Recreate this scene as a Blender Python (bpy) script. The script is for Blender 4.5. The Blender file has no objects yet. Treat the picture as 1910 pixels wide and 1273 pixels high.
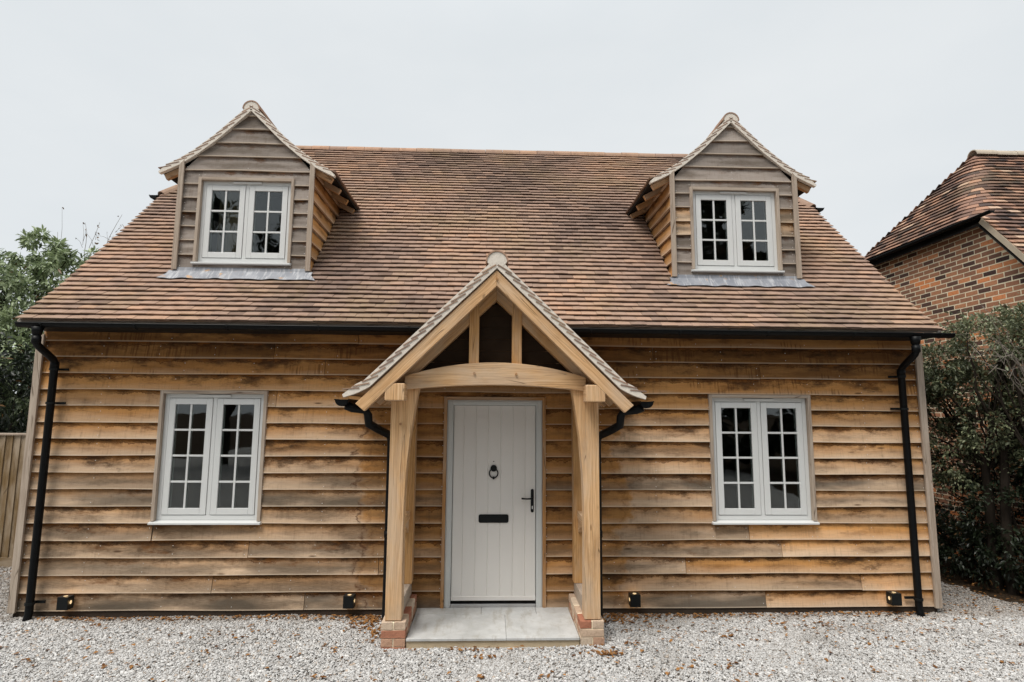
import bpy, math, random
import numpy as np
from mathutils import Vector as V

R = random.Random(7)
S = bpy.context.scene
COL = S.collection

# ------------------------------------------------------------------ camera
YAW, PITCH, ROLL = 0.035, 0.1226, 0.0065
fwd = V((math.sin(YAW)*math.cos(PITCH), math.cos(YAW)*math.cos(PITCH), math.sin(PITCH)))
rt = V((math.cos(YAW), -math.sin(YAW), 0)); up = rt.cross(fwd)
cr = rt*math.cos(ROLL) + up*math.sin(ROLL); cu = -rt*math.sin(ROLL) + up*math.cos(ROLL)
cam = bpy.data.cameras.new("camera"); co = bpy.data.objects.new("camera", cam); COL.objects.link(co)
from mathutils import Matrix
m = Matrix((cr, cu, -fwd)).transposed().to_4x4(); m.translation = V((-0.0397, -6.2893, 2.1397))
co.matrix_world = m
cam.sensor_width = 36; cam.lens = 1072.19/1910*36; cam.clip_end = 2000; cam.clip_start = .05
S.camera = co

# ------------------------------------------------------------------ sky, sun, exposure
SUN_EL, SUN_AZ = math.radians(62), math.radians(220)     # overcast: the sun only as a soft glow, behind and above the camera
w = bpy.data.worlds.new("World"); S.world = w; w.use_nodes = True
nt = w.node_tree; N = nt.nodes; L = nt.links
bg = N["Background"]
sky = N.new("ShaderNodeTexSky"); sky.sky_type = 'NISHITA'; sky.sun_disc = False
sky.sun_elevation = SUN_EL; sky.sun_rotation = SUN_AZ
sk = N.new("ShaderNodeVectorMath"); sk.operation = 'SCALE'; sk.inputs['Scale'].default_value = .10
L.new(sky.outputs[0], sk.inputs[0])
tc = N.new("ShaderNodeTexCoord")
nz = N.new("ShaderNodeTexNoise"); nz.inputs['Scale'].default_value = 1.25; nz.inputs['Detail'].default_value = 5
nz.inputs['Roughness'].default_value = .55
mp = N.new("ShaderNodeMapping"); mp.inputs['Scale'].default_value = (1, 1, 2.2)
L.new(tc.outputs['Generated'], mp.inputs[0]); L.new(mp.outputs[0], nz.inputs['Vector'])
rp = N.new("ShaderNodeValToRGB")
rp.color_ramp.elements[0].position = .3; rp.color_ramp.elements[0].color = (.650, .690, .716, 1)
rp.color_ramp.elements[1].position = .72; rp.color_ramp.elements[1].color = (.762, .782, .790, 1)
L.new(nz.outputs['Fac'], rp.inputs[0])
mx = N.new("ShaderNodeMix"); mx.data_type = 'RGBA'; mx.inputs[0].default_value = .96
L.new(sk.outputs[0], mx.inputs[6]); L.new(rp.outputs[0], mx.inputs[7])
# an overcast sky grows brighter towards the zenith
sx_ = N.new("ShaderNodeSeparateXYZ"); L.new(tc.outputs['Generated'], sx_.inputs[0])
mr = N.new("ShaderNodeMapRange"); mr.interpolation_type = 'SMOOTHSTEP'; mr.inputs[1].default_value = .55; mr.inputs[2].default_value = 1.0
mr.inputs[3].default_value = 1.0; mr.inputs[4].default_value = 1.75
L.new(sx_.outputs[2], mr.inputs[0]); L.new(mr.outputs[0], bg.inputs[1])
L.new(mx.outputs[2], bg.inputs[0])
sl = bpy.data.lights.new("sun", 'SUN'); sl.energy = 3.0; sl.angle = math.radians(26); sl.color = (1, .95, .885)
so = bpy.data.objects.new("sun", sl); COL.objects.link(so)
sd = V((math.sin(SUN_AZ)*math.cos(SUN_EL), math.cos(SUN_AZ)*math.cos(SUN_EL), math.sin(SUN_EL)))
so.rotation_euler = sd.to_track_quat('Z', 'Y').to_euler(); so.location = sd*30
S.view_settings.view_transform = 'Standard'; S.view_settings.look = 'None'
S.view_settings.exposure = 0.18; S.view_settings.gamma = 1
S.render.engine = 'CYCLES'
S.cycles.max_bounces = 6; S.cycles.transparent_max_bounces = 12
S.cycles.use_denoising = True
S.render.film_transparent = False

# ------------------------------------------------------------------ material helpers
class NT:
    def __init__(s, name, rough=.7, spec=.3):
        s.m = bpy.data.materials.new(name); s.m.use_nodes = True
        s.t = s.m.node_tree; s.n = s.t.nodes; s.l = s.t.links
        s.b = s.n["Principled BSDF"]; s.b.inputs['Roughness'].default_value = rough
        s.b.inputs['Specular IOR Level'].default_value = spec
    def set(s, sock, v):
        if hasattr(v, 'links') or isinstance(v, bpy.types.NodeSocket): s.l.new(v, sock)
        elif isinstance(v, (tuple, list)) and len(v) == 3 and len(sock.default_value) == 4: sock.default_value = (*v, 1)
        else: sock.default_value = v
    def noise(s, vec, scale, detail=4, rough=.55, dist=0):
        n = s.n.new("ShaderNodeTexNoise"); s.l.new(vec, n.inputs['Vector'])
        n.inputs['Scale'].default_value = scale; n.inputs['Detail'].default_value = detail
        n.inputs['Roughness'].default_value = rough; n.inputs['Distortion'].default_value = dist
        return n.outputs['Fac']
    def vor(s, vec, scale, feat='F1', out='Distance', rnd=1):
        n = s.n.new("ShaderNodeTexVoronoi"); s.l.new(vec, n.inputs['Vector']); n.feature = feat
        n.inputs['Scale'].default_value = scale; n.inputs['Randomness'].default_value = rnd
        return n.outputs[out]
    def mapv(s, vec, scale=(1, 1, 1), loc=(0, 0, 0)):
        n = s.n.new("ShaderNodeMapping"); s.l.new(vec, n.inputs[0]); n.inputs['Scale'].default_value = scale
        n.inputs['Location'].default_value = loc; return n.outputs[0]
    def math(s, op, a, b=0, c=0, clamp=False):
        n = s.n.new("ShaderNodeMath"); n.operation = op; n.use_clamp = clamp
        for i, x in enumerate((a, b, c)): s.set(n.inputs[i], x)
        return n.outputs[0]
    def mix(s, f, a, b, mode='MIX'):
        n = s.n.new("ShaderNodeMix"); n.data_type = 'RGBA'; n.blend_type = mode; n.clamp_factor = True
        s.set(n.inputs[0], f); s.set(n.inputs[6], a); s.set(n.inputs[7], b); return n.outputs[2]
    def ramp(s, f, *stops):
        n = s.n.new("ShaderNodeValToRGB"); s.l.new(f, n.inputs[0]); e = n.color_ramp.elements
        while len(e) < len(stops): e.new(.5)
        for i, (p, c) in enumerate(stops):
            e[i].position = p; e[i].color = (*c, 1) if isinstance(c, tuple) else (c, c, c, 1)
        return n.outputs[0]
    def step(s, f, a, b):
        n = s.n.new("ShaderNodeMapRange"); n.interpolation_type = 'SMOOTHSTEP'; s.l.new(f, n.inputs[0])
        n.inputs[1].default_value = a; n.inputs[2].default_value = b; return n.outputs[0]
    def tone(s):
        n = s.n.new("ShaderNodeAttribute"); n.attribute_name = 'tone'
        q = s.n.new("ShaderNodeSeparateColor"); s.l.new(n.outputs['Color'], q.inputs[0]); return q.outputs
    def uv(s):
        n = s.n.new("ShaderNodeUVMap"); n.uv_map = 'uv'; return n.outputs[0]
    def obj(s):
        n = s.n.new("ShaderNodeNewGeometry"); return n.outputs['Position']
    def sep(s, v):
        n = s.n.new("ShaderNodeSeparateXYZ"); s.l.new(v, n.inputs[0]); return n.outputs
    def comb(s, x, y, z):
        n = s.n.new("ShaderNodeCombineXYZ")
        for i, q in enumerate((x, y, z)): s.set(n.inputs[i], q)
        return n.outputs[0]
    def out(s, col, bump=None, strength=.3, dist=.01, rough=None):
        s.set(s.b.inputs['Base Color'], col)
        if rough is not None: s.set(s.b.inputs['Roughness'], rough)
        if bump is not None:
            n = s.n.new("ShaderNodeBump"); n.inputs['Strength'].default_value = strength
            n.inputs['Distance'].default_value = dist; s.l.new(bump, n.inputs['Height']); s.l.new(n.outputs[0], s.b.inputs['Normal'])
        return s.m

def m_board():
    s = NT('oak_weatherboard', .75, .10)
    t = s.tone(); uv = s.uv(); q = s.sep(uv); p = s.obj()
    off = s.math('MULTIPLY', t[0], 37.0)
    g = s.comb(q[0], s.math('MULTIPLY', q[1], .17), off)
    warp = s.noise(s.mapv(g, (2.2, 9, 1)), 1, 3)
    gv = s.comb(q[0], s.math('ADD', s.math('MULTIPLY', q[1], .17), s.math('MULTIPLY', warp, .07)), off)
    grain = s.noise(s.mapv(gv, (3, 150, 1)), 1, 4, .6)
    fine = s.noise(s.mapv(gv, (16, 620, 1)), 1, 3, .6)
    soft = s.noise(s.mapv(g, (1.1, 4.5, 1)), 1, 4, .5)
    blot = s.noise(s.mapv(g, (4, 13, 1), (3, 5, 0)), 1, 7, .70)
    cl2 = s.noise(s.mapv(g, (.9, 5, 1), (7, 3, 0)), 1, 6, .66)
    fresh = s.mix(soft, (.54, .235, .066), (.82, .44, .16))
    lite = s.mix(soft, (.60, .40, .25), (.93, .70, .49))
    grey = s.mix(s.math('MULTIPLY', s.step(t[1], .45, .95), s.step(soft, .70, .40)), lite, s.mix(cl2, (.115, .092, .068), (.28, .235, .185)))
    grey = s.mix(s.step(t[1], 1.3, 1.5), grey, s.mix(soft, (.27, .23, .20), (.46, .405, .36)))
    fresh = s.mix(s.math('MULTIPLY', s.step(s.math('MULTIPLY', t[1], -1), .2, .6), s.math('ADD', .35, s.math('MULTIPLY', s.step(cl2, .4, .6), .5))), fresh, (.20, .088, .028))  # brown top boards, painted darker still to deepen the eaves shade
    # boards in the lee of the porch stay brown; a wandering dark tide line marks where the rain stops
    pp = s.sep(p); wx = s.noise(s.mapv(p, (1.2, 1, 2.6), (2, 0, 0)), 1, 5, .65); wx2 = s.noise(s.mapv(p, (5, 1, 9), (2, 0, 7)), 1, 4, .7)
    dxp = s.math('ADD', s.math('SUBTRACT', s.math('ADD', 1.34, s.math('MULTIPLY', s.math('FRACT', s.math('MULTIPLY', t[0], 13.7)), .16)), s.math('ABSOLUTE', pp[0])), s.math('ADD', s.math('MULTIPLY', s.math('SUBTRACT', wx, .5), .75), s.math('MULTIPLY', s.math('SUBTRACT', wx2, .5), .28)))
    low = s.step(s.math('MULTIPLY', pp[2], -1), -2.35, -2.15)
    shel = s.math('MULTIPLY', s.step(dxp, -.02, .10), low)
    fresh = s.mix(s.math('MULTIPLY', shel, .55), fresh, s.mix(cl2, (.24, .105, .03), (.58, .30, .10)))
    wth = s.math('ADD', s.math('SUBTRACT', t[1], s.math('MULTIPLY', shel, .75)), s.math('MULTIPLY', s.math('SUBTRACT', cl2, .5), 1.5))
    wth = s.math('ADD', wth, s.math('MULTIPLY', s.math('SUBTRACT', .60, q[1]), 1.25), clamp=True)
    c = s.mix(wth, fresh, grey)
    c = s.mix(s.math('MULTIPLY', s.math('SUBTRACT', grain, .42, clamp=True), 1.3), c, s.mix(.5, c, (.16, .09, .045)))
    # mildew clouding low on the board
    mb_ = s.math('ADD', s.math('MULTIPLY', s.noise(s.mapv(g, (1.3, 5, 1), (3, 5, 0)), 1, 4, .5), .72), s.math('MULTIPLY', blot, .28))
    mil = s.math('MULTIPLY', s.step(s.math('SUBTRACT', s.math('ADD', mb_, s.math('ADD', s.math('MULTIPLY', s.math('MINIMUM', t[1], .55), .13), s.math('MULTIPLY', s.math('MULTIPLY', s.step(s.math('MULTIPLY', s.sep(p)[0], -1), -.2, 1.2), s.step(s.math('MULTIPLY', s.sep(p)[2], -1), -1.5, -.2)), .11))), s.math('MULTIPLY', s.math('ABSOLUTE', s.math('SUBTRACT', q[1], .42)), .34)), .46, .66), .76)
    mil = s.math('MULTIPLY', mil, s.math('ADD', .55, s.math('MULTIPLY', s.step(fine, .35, .65), .45)))
    c = s.mix(mil, c, s.mix(s.step(t[1], 0, .6), (.16, .070, .024), (.10, .076, .052)))
    # dark smudges and knots of tannin
    reg2 = s.noise(s.mapv(p, (1.4, 1, 2.2), (5, 5, 5)), 1, 3, .6)
    sm = s.noise(s.mapv(g, (2.6, 7, 1), (8, 1, 0)), 1, 7, .74)
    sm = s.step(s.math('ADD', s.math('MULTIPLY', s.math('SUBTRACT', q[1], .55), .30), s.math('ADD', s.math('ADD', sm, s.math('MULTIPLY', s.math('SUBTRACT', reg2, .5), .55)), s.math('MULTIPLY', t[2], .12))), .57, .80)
    c = s.mix(s.math('MULTIPLY', sm, .88), c, s.mix(s.step(blot, .42, .62), (.05, .028, .016), (.17, .068, .02)))
    # ragged rust-brown tide line under the lap above, only along some stretches
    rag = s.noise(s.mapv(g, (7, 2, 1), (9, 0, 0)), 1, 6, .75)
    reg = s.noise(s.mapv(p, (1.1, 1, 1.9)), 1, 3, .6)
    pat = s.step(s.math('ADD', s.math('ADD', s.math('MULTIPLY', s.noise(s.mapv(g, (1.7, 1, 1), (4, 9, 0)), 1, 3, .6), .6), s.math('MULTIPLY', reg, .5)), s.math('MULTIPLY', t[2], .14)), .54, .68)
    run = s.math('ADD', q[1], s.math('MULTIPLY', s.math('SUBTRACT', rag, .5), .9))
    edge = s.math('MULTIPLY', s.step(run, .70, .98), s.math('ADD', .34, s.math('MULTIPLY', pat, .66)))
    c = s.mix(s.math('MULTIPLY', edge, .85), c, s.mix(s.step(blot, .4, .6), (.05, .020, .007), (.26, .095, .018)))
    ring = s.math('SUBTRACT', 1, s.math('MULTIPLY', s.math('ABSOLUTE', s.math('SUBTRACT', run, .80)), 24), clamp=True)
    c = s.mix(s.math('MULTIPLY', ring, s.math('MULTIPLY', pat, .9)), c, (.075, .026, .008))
    kn = s.vor(s.mapv(g, (1.3, 6.0, 1)), 1)
    c = s.mix(s.math('MULTIPLY', s.math('SUBTRACT', 1, s.step(kn, .025, .08)), .8), c, (.07, .032, .015))
    c = s.mix(s.math('MULTIPLY', s.step(fine, .50, .78), .22), c, (.13, .07, .03))
    saw = s.noise(s.mapv(g, (95, 5, 1)), 1, 2); sawb = s.noise(s.mapv(g, (26, 1.5, 1)), 1, 3)
    c = s.mix(s.math('MULTIPLY', s.step(saw, .52, .70), .14), c, (.16, .10, .06))
    c = s.mix(s.math('MULTIPLY', s.step(sawb, .50, .66), s.math('MULTIPLY', s.step(blot, .45, .6), .26)), c, (.14, .085, .05))
    lum = s.math('ADD', .58, s.math('MULTIPLY', s.math('FRACT', s.math('MULTIPLY', t[0], 7.31)), .38))
    c = s.mix(1.0, c, s.comb(lum, lum, lum), 'MULTIPLY')
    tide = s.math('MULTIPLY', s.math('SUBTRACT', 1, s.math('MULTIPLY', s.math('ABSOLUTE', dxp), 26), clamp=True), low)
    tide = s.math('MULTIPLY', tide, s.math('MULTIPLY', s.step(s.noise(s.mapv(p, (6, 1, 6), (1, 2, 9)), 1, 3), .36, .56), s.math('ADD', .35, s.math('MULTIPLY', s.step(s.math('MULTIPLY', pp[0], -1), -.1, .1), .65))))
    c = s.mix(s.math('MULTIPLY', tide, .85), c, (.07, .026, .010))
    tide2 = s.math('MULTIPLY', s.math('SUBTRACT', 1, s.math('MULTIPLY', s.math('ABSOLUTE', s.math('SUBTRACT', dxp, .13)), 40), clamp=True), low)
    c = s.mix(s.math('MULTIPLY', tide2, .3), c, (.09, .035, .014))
    # combed vertical streaks on some of the top boards
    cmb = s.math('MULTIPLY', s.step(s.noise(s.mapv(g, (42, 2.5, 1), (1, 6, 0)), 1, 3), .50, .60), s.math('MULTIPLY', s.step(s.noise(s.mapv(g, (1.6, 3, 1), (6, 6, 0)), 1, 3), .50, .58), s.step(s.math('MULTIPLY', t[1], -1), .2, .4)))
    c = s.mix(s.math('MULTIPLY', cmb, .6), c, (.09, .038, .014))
    # light caught on the lower edge, painted as a pale strip along the foot
    c = s.mix(s.math('MULTIPLY', s.math('SUBTRACT', 1, s.step(q[1], .035, .085)), .45), c, (.66, .54, .41))
    h = s.math('ADD', s.math('MULTIPLY', grain, .6), s.math('ADD', fine, s.math('MULTIPLY', saw, .5)))
    return s.out(c, h, .35, .004)

def m_beam(name, a, b, c2, stain=.35):
    s = NT(name, .7, .12); t = s.tone(); uv = s.uv(); q = s.sep(uv)
    g = s.comb(q[0], q[1], s.math('MULTIPLY', t[0], 31))
    warp = s.noise(s.mapv(g, (1.5, 8, 1)), 1, 2)
    gv = s.comb(q[0], s.math('ADD', q[1], s.math('MULTIPLY', warp, .07)), s.math('MULTIPLY', t[0], 31))
    gr = s.noise(s.mapv(gv, (2, 95, 1)), 1, 5, .6)
    fi = s.noise(s.mapv(gv, (10, 420, 1)), 1, 3, .6)
    col = s.ramp(gr, (.25, a), (.52, b), (.78, c2))
    bl = s.noise(s.mapv(g, (2.4, 7, 1), (4, 2, 0)), 1, 5, .65)
    col = s.mix(s.math('MULTIPLY', s.step(bl, .52, .75), stain), col, tuple(x*.42 for x in a))
    gy = s.noise(s.mapv(g, (1.1, 3, 1), (14, 2, 0)), 1, 4, .6)
    col = s.mix(s.math('MULTIPLY', s.step(gy, .40, .65), .45), col, (.50, .43, .35))
    # drying checks: thin dark lines along the grain
    ck = s.vor(s.mapv(gv, (.9, 13, 1)), 1, 'DISTANCE_TO_EDGE')
    ckm = s.math('MULTIPLY', s.math('SUBTRACT', 1, s.step(ck, .0, .022)), s.step(s.noise(s.mapv(g, (3, 9, 1), (2, 7, 0)), 1, 2), .50, .62))
    col = s.mix(s.math('MULTIPLY', ckm, .8), col, (.05, .027, .012))
    kn = s.vor(s.mapv(g, (1.9, 6.5, 1)), 1)
    col = s.mix(s.math('MULTIPLY', s.math('SUBTRACT', 1, s.step(kn, .03, .08)), .55), col, (.13, .06, .02))
    col = s.mix(s.math('MULTIPLY', s.step(fi, .5, .8), .3), col, tuple(x*.5 for x in a))
    h = s.math('SUBTRACT', s.math('ADD', gr, s.math('MULTIPLY', fi, .6)), s.math('MULTIPLY', ckm, 2.0))
    return s.out(col, h, .3, .004)

def m_tile(name, stops, lich=.35, dark=.25):
    s = NT(name, .85, .08); t = s.tone(); p = s.obj()
    c = s.ramp(t[0], *stops)
    n1 = s.noise(p, 9, 5, .65); n2 = s.noise(p, 70, 3, .6); n3 = s.noise(p, 1.1, 4, .6); n4 = s.noise(p, 28, 4, .7)
    c = s.mix(s.math('MULTIPLY', s.step(n1, .45, .72), .38), c, (.135, .075, .045))
    c = s.mix(s.math('MULTIPLY', s.step(s.math('ADD', n3, s.math('MULTIPLY', s.math('SUBTRACT', n4, .5), .6)), .46, .70), lich), c, (.32, .235, .125))
    c = s.mix(s.math('MULTIPLY', s.step(t[1], .72, 1), dark*2), c, (.075, .05, .042))
    c = s.mix(s.math('MULTIPLY', s.step(n2, .5, .8), .35), c, (.16, .09, .055))
    c = s.mix(s.math('MULTIPLY', s.step(n4, .63, .75), .35), c, (.46, .40, .31))
    return s.out(c, s.math('ADD', n2, n1), .35, .004)

def m_plain(name, col, rough=.5, spec=.5, var=.08, nscale=6, bump=0, metal=0, dirt=None):
    s = NT(name, rough, spec); p = s.obj(); n = s.noise(p, nscale, 4, .6)
    c = s.mix(n, tuple(x*(1-var) for x in col), tuple(min(1, x*(1+var)) for x in col))
    if dirt: c = s.mix(s.math('MULTIPLY', s.step(s.noise(p, nscale*2.3, 5, .7), .52, .75), .5), c, dirt)
    s.b.inputs['Metallic'].default_value = metal
    return s.out(c, s.noise(p, nscale*25, 3) if bump else None, bump or .1, .003)

def m_paint(name, col):
    s = NT(name, .38, .45); p = s.obj()
    gr = s.noise(s.mapv(p, (160, 160, 5)), 1, 3); big = s.noise(p, 2.2, 4)
    c = s.mix(big, tuple(x*.95 for x in col), col)
    c = s.mix(s.math('MULTIPLY', s.step(s.noise(s.mapv(p, (18, 18, 3)), 1, 4, .7), .55, .85), .16), c, tuple(x*.66 for x in col))
    return s.out(c, gr, .10, .002)

def m_brick(name, pale=False):
    s = NT(name, .85, .15); t = s.tone(); p = s.obj()
    c = s.ramp(t[0], (0, (.06, .038, .035)), (.16, (.12, .068, .056)), (.38, (.31, .155, .098)), (.62, (.48, .225, .125)), (.84, (.62, .28, .14)), (1, (.85, .30, .11)))
    if pale: c = s.ramp(t[0], (.1, (.38, .15, .09)), (.4, (.46, .27, .18)), (.7, (.52, .385, .28)), (1, (.58, .48, .37)))
    n1 = s.noise(p, 38, 4, .7); n2 = s.noise(p, 140, 3, .6)
    c = s.mix(s.math('MULTIPLY', s.step(n1, .45, .7), .35), c, (.16, .08, .055))
    c = s.mix(s.math('MULTIPLY', s.step(n2, .58, .75), .4), c, (.40, .30, .2))
    return s.out(c, s.math('ADD', n1, n2), .5, .005)

def m_stone():
    s = NT('gravel_stone', .85, .1); t = s.tone(); p = s.obj()
    c = s.ramp(t[0], (0, (.09, .075, .062)), (.08, (.24, .225, .205)), (.25, (.41, .40, .385)), (.7, (.52, .515, .505)), (1, (.66, .655, .64)))
    c = s.mix(s.math('MULTIPLY', s.step(t[1], .95, .98), .6), c, (.42, .29, .18))
    # damp darker gravel patches where silt has washed in
    d = s.step(s.noise(p, .9, 4, .65), .52, .72)
    c = s.mix(s.math('MULTIPLY', d, .45), c, (.22, .20, .175))
    # silt and leaf dust gathered along the wall foot
    wf = s.step(s.math('ADD', s.sep(p)[1], s.math('MULTIPLY', s.math('SUBTRACT', s.noise(p, 3.5, 4, .7), .5), .5)), -.26, .0)
    c = s.mix(s.math('MULTIPLY', wf, .5), c, (.17, .125, .085))
    return s.out(c, s.noise(p, 160, 2), .25, .003)

def m_ground():
    s = NT('gravel_bed', .9, .1); p = s.obj()
    v = s.vor(p, 62); cc = s.vor(p, 62, out='Color')
    q = s.n.new("ShaderNodeSeparateColor"); s.l.new(cc, q.inputs[0])
    c = s.ramp(q.outputs[0], (0, (.30, .28, .26)), (.3, (.44, .43, .415)), (1, (.58, .575, .56)))
    c = s.mix(s.step(v, .45, .80), c, (.20, .175, .15))
    return s.out(c, s.math('SUBTRACT', 1, v), .9, .012)

def m_soil():
    s = NT('leaf_mould', .95, .05); p = s.obj()
    n = s.noise(p, 35, 5, .7)
    c = s.ramp(n, (.3, (.012, .009, .007)), (.5, (.04, .028, .018)), (.72, (.10, .06, .032)))
    return s.out(c, n, .9, .03)

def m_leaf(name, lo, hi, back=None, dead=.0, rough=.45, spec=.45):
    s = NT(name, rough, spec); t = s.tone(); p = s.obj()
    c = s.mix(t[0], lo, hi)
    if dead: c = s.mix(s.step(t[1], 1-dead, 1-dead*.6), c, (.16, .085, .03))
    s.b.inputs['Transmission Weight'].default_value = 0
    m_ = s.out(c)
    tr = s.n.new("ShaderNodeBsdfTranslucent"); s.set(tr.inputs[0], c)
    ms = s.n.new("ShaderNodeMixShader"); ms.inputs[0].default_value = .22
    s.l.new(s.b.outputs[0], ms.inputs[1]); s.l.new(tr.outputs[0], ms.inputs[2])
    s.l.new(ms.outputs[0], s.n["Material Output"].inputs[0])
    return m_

def m_glass():
    s = NT('window_glass'); 
    gl = s.n.new("ShaderNodeBsdfGlossy"); gl.inputs['Roughness'].default_value = .015; gl.inputs[0].default_value = (.95, .97, 1, 1)
    n = s.n.new("ShaderNodeBump"); n.inputs['Strength'].default_value = .10; n.inputs['Distance'].default_value = .02
    s.l.new(s.noise(s.obj(), 2.3, 2), n.inputs['Height']); s.l.new(n.outputs[0], gl.inputs['Normal'])
    tr = s.n.new("ShaderNodeBsdfTransparent"); tr.inputs[0].default_value = (.80, .84, .82, 1)
    fr = s.n.new("ShaderNodeFresnel"); fr.inputs[0].default_value = 1.58
    ms = s.n.new("ShaderNodeMixShader"); s.l.new(fr.outputs[0], ms.inputs[0]); s.l.new(tr.outputs[0], ms.inputs[1]); s.l.new(gl.outputs[0], ms.inputs[2])
    s.l.new(ms.outputs[0], s.n["Material Output"].inputs[0]); return s.m

def m_lead():
    s = NT('lead', .5, .5); p = s.obj()
    st = s.noise(s.mapv(p, (34, 5, 5)), 1, 4, .7); b = s.noise(p, 5, 4)
    c = s.ramp(b, (.3, (.15, .16, .185)), (.7, (.26, .27, .295)))
    c = s.mix(s.math('MULTIPLY', s.step(st, .48, .66), .55), c, (.52, .525, .53))
    c = s.mix(s.step(s.noise(s.mapv(p, (6, 9, 9), (3, 1, 1)), 1, 3, .6), .64, .72), c, (.45, .26, .12))
    return s.out(c, st, .2, .004)

def m_slab():
    s = NT('sandstone_slab', .7, .3); p = s.obj(); t = s.tone()
    n = s.noise(p, 3.2, 5, .65); n2 = s.noise(s.mapv(p, (9, 2.2, 1)), 1, 4, .7)
    c = s.ramp(n, (.3, (.37, .375, .37)), (.7, (.56, .57, .565)))
    c = s.mix(s.math('MULTIPLY', t[0], .2), c, (.47, .43, .36))
    c = s.mix(s.math('MULTIPLY', s.step(n2, .50, .72), .55), c, (.27, .235, .18))
    c = s.mix(s.math('MULTIPLY', s.step(s.noise(p, 11, 5, .75), .52, .7), .35), c, (.33, .30, .24))
    return s.out(c, s.noise(p, 60, 4), .2, .004)

def m_emit(name, col, st):
    s = NT(name); e = s.n.new("ShaderNodeEmission"); e.inputs[0].default_value = (*col, 1); e.inputs[1].default_value = st
    s.l.new(e.outputs[0], s.n["Material Output"].inputs[0]); return s.m

M = dict(
    board=m_board(),
    beam=m_beam('oak_beam', (.37, .19, .075), (.64, .395, .20), (.80, .575, .355)),
    beamwarm=m_beam('oak_beam_warm', (.32, .15, .05), (.54, .30, .12), (.66, .42, .20)),
    trim=m_beam('oak_trim', (.25, .19, .145), (.39, .315, .25), (.52, .44, .365)),
    trimwarm=m_beam('oak_trim_warm', (.27, .125, .045), (.43, .225, .09), (.55, .33, .16)),
    tile=m_tile('clay_tile', ((0, (.115, .083, .070)), (.3, (.225, .158, .127)), (.55, (.325, .222, .170)), (.8, (.40, .26, .185)), (1, (.47, .285, .19)))),
    oldtile=m_tile('old_clay_tile', ((0, (.05, .042, .042)), (.3, (.13, .09, .078)), (.6, (.26, .155, .115)), (.85, (.38, .215, .145)), (1, (.52, .37, .27))), .2, .45),
    mortar=m_plain('lime_mortar', (.70, .64, .56), .9, .1, .18, 22, .5, dirt=(.40, .35, .27)),
    frame=m_paint('grey_window_paint', (.64, .65, .64)),
    door=m_paint('grey_door_paint', (.74, .72, .685)),
    doorframe=m_paint('grey_door_frame_paint', (.58, .60, .59)),
    black=m_plain('black_plastic', (.0035, .004, .0045), .45, .14, .2),
    iron=m_plain('black_iron', (.007, .0085, .009), .5, .18, .2),
    dark=m_plain('dark_lining_and_shade', (.02, .018, .016), .9, .1, .2),
    plaster=m_plain('interior_plaster', (.30, .27, .22), .9, .1, .1),
    steel=m_plain('steel', (.6, .6, .6), .3, .5, .05, metal=1),
    glass=m_glass(), lead=m_lead(), slab=m_slab(), brick=m_brick('clay_brick'), 
    bmortar=m_plain('brick_mortar', (.92, .78, .58), .95, .1, .2, 30, .4),
    stone=m_stone(), bed=m_ground(), soil=m_soil(),
    bark=m_plain('bark', (.028, .022, .017), .9, .1, .5, 12, .8),
    twig=m_plain('twig_bark', (.20, .175, .15), .9, .1, .4, 20),
    leafL=m_leaf('viburnum_leaf', (.065, .10, .04), (.42, .50, .29), dead=.01),
    leafR=m_leaf('privet_leaf', (.028, .038, .018), (.27, .30, .17), dead=.06),
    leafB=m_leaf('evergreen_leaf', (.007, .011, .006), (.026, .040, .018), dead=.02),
    litter=m_leaf('fallen_leaf', (.11, .042, .012), (.42, .21, .07), rough=.7, spec=.2),
    fence=m_beam('fence_timber', (.10, .062, .026), (.17, .11, .05), (.23, .155, .08), .3),
    glow=m_emit('lamp_lens', (1, .70, .38), 1.0), curtain=m_plain('linen', (.50, .38, .26), .9, .1, .1),
    infill=m_plain('dark_infill_board', (.026, .017, .011), .8, .05, .4, 9),
    nail=m_plain('nail_head', (.62, .60, .56), .4, .5, .1),
)

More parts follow.
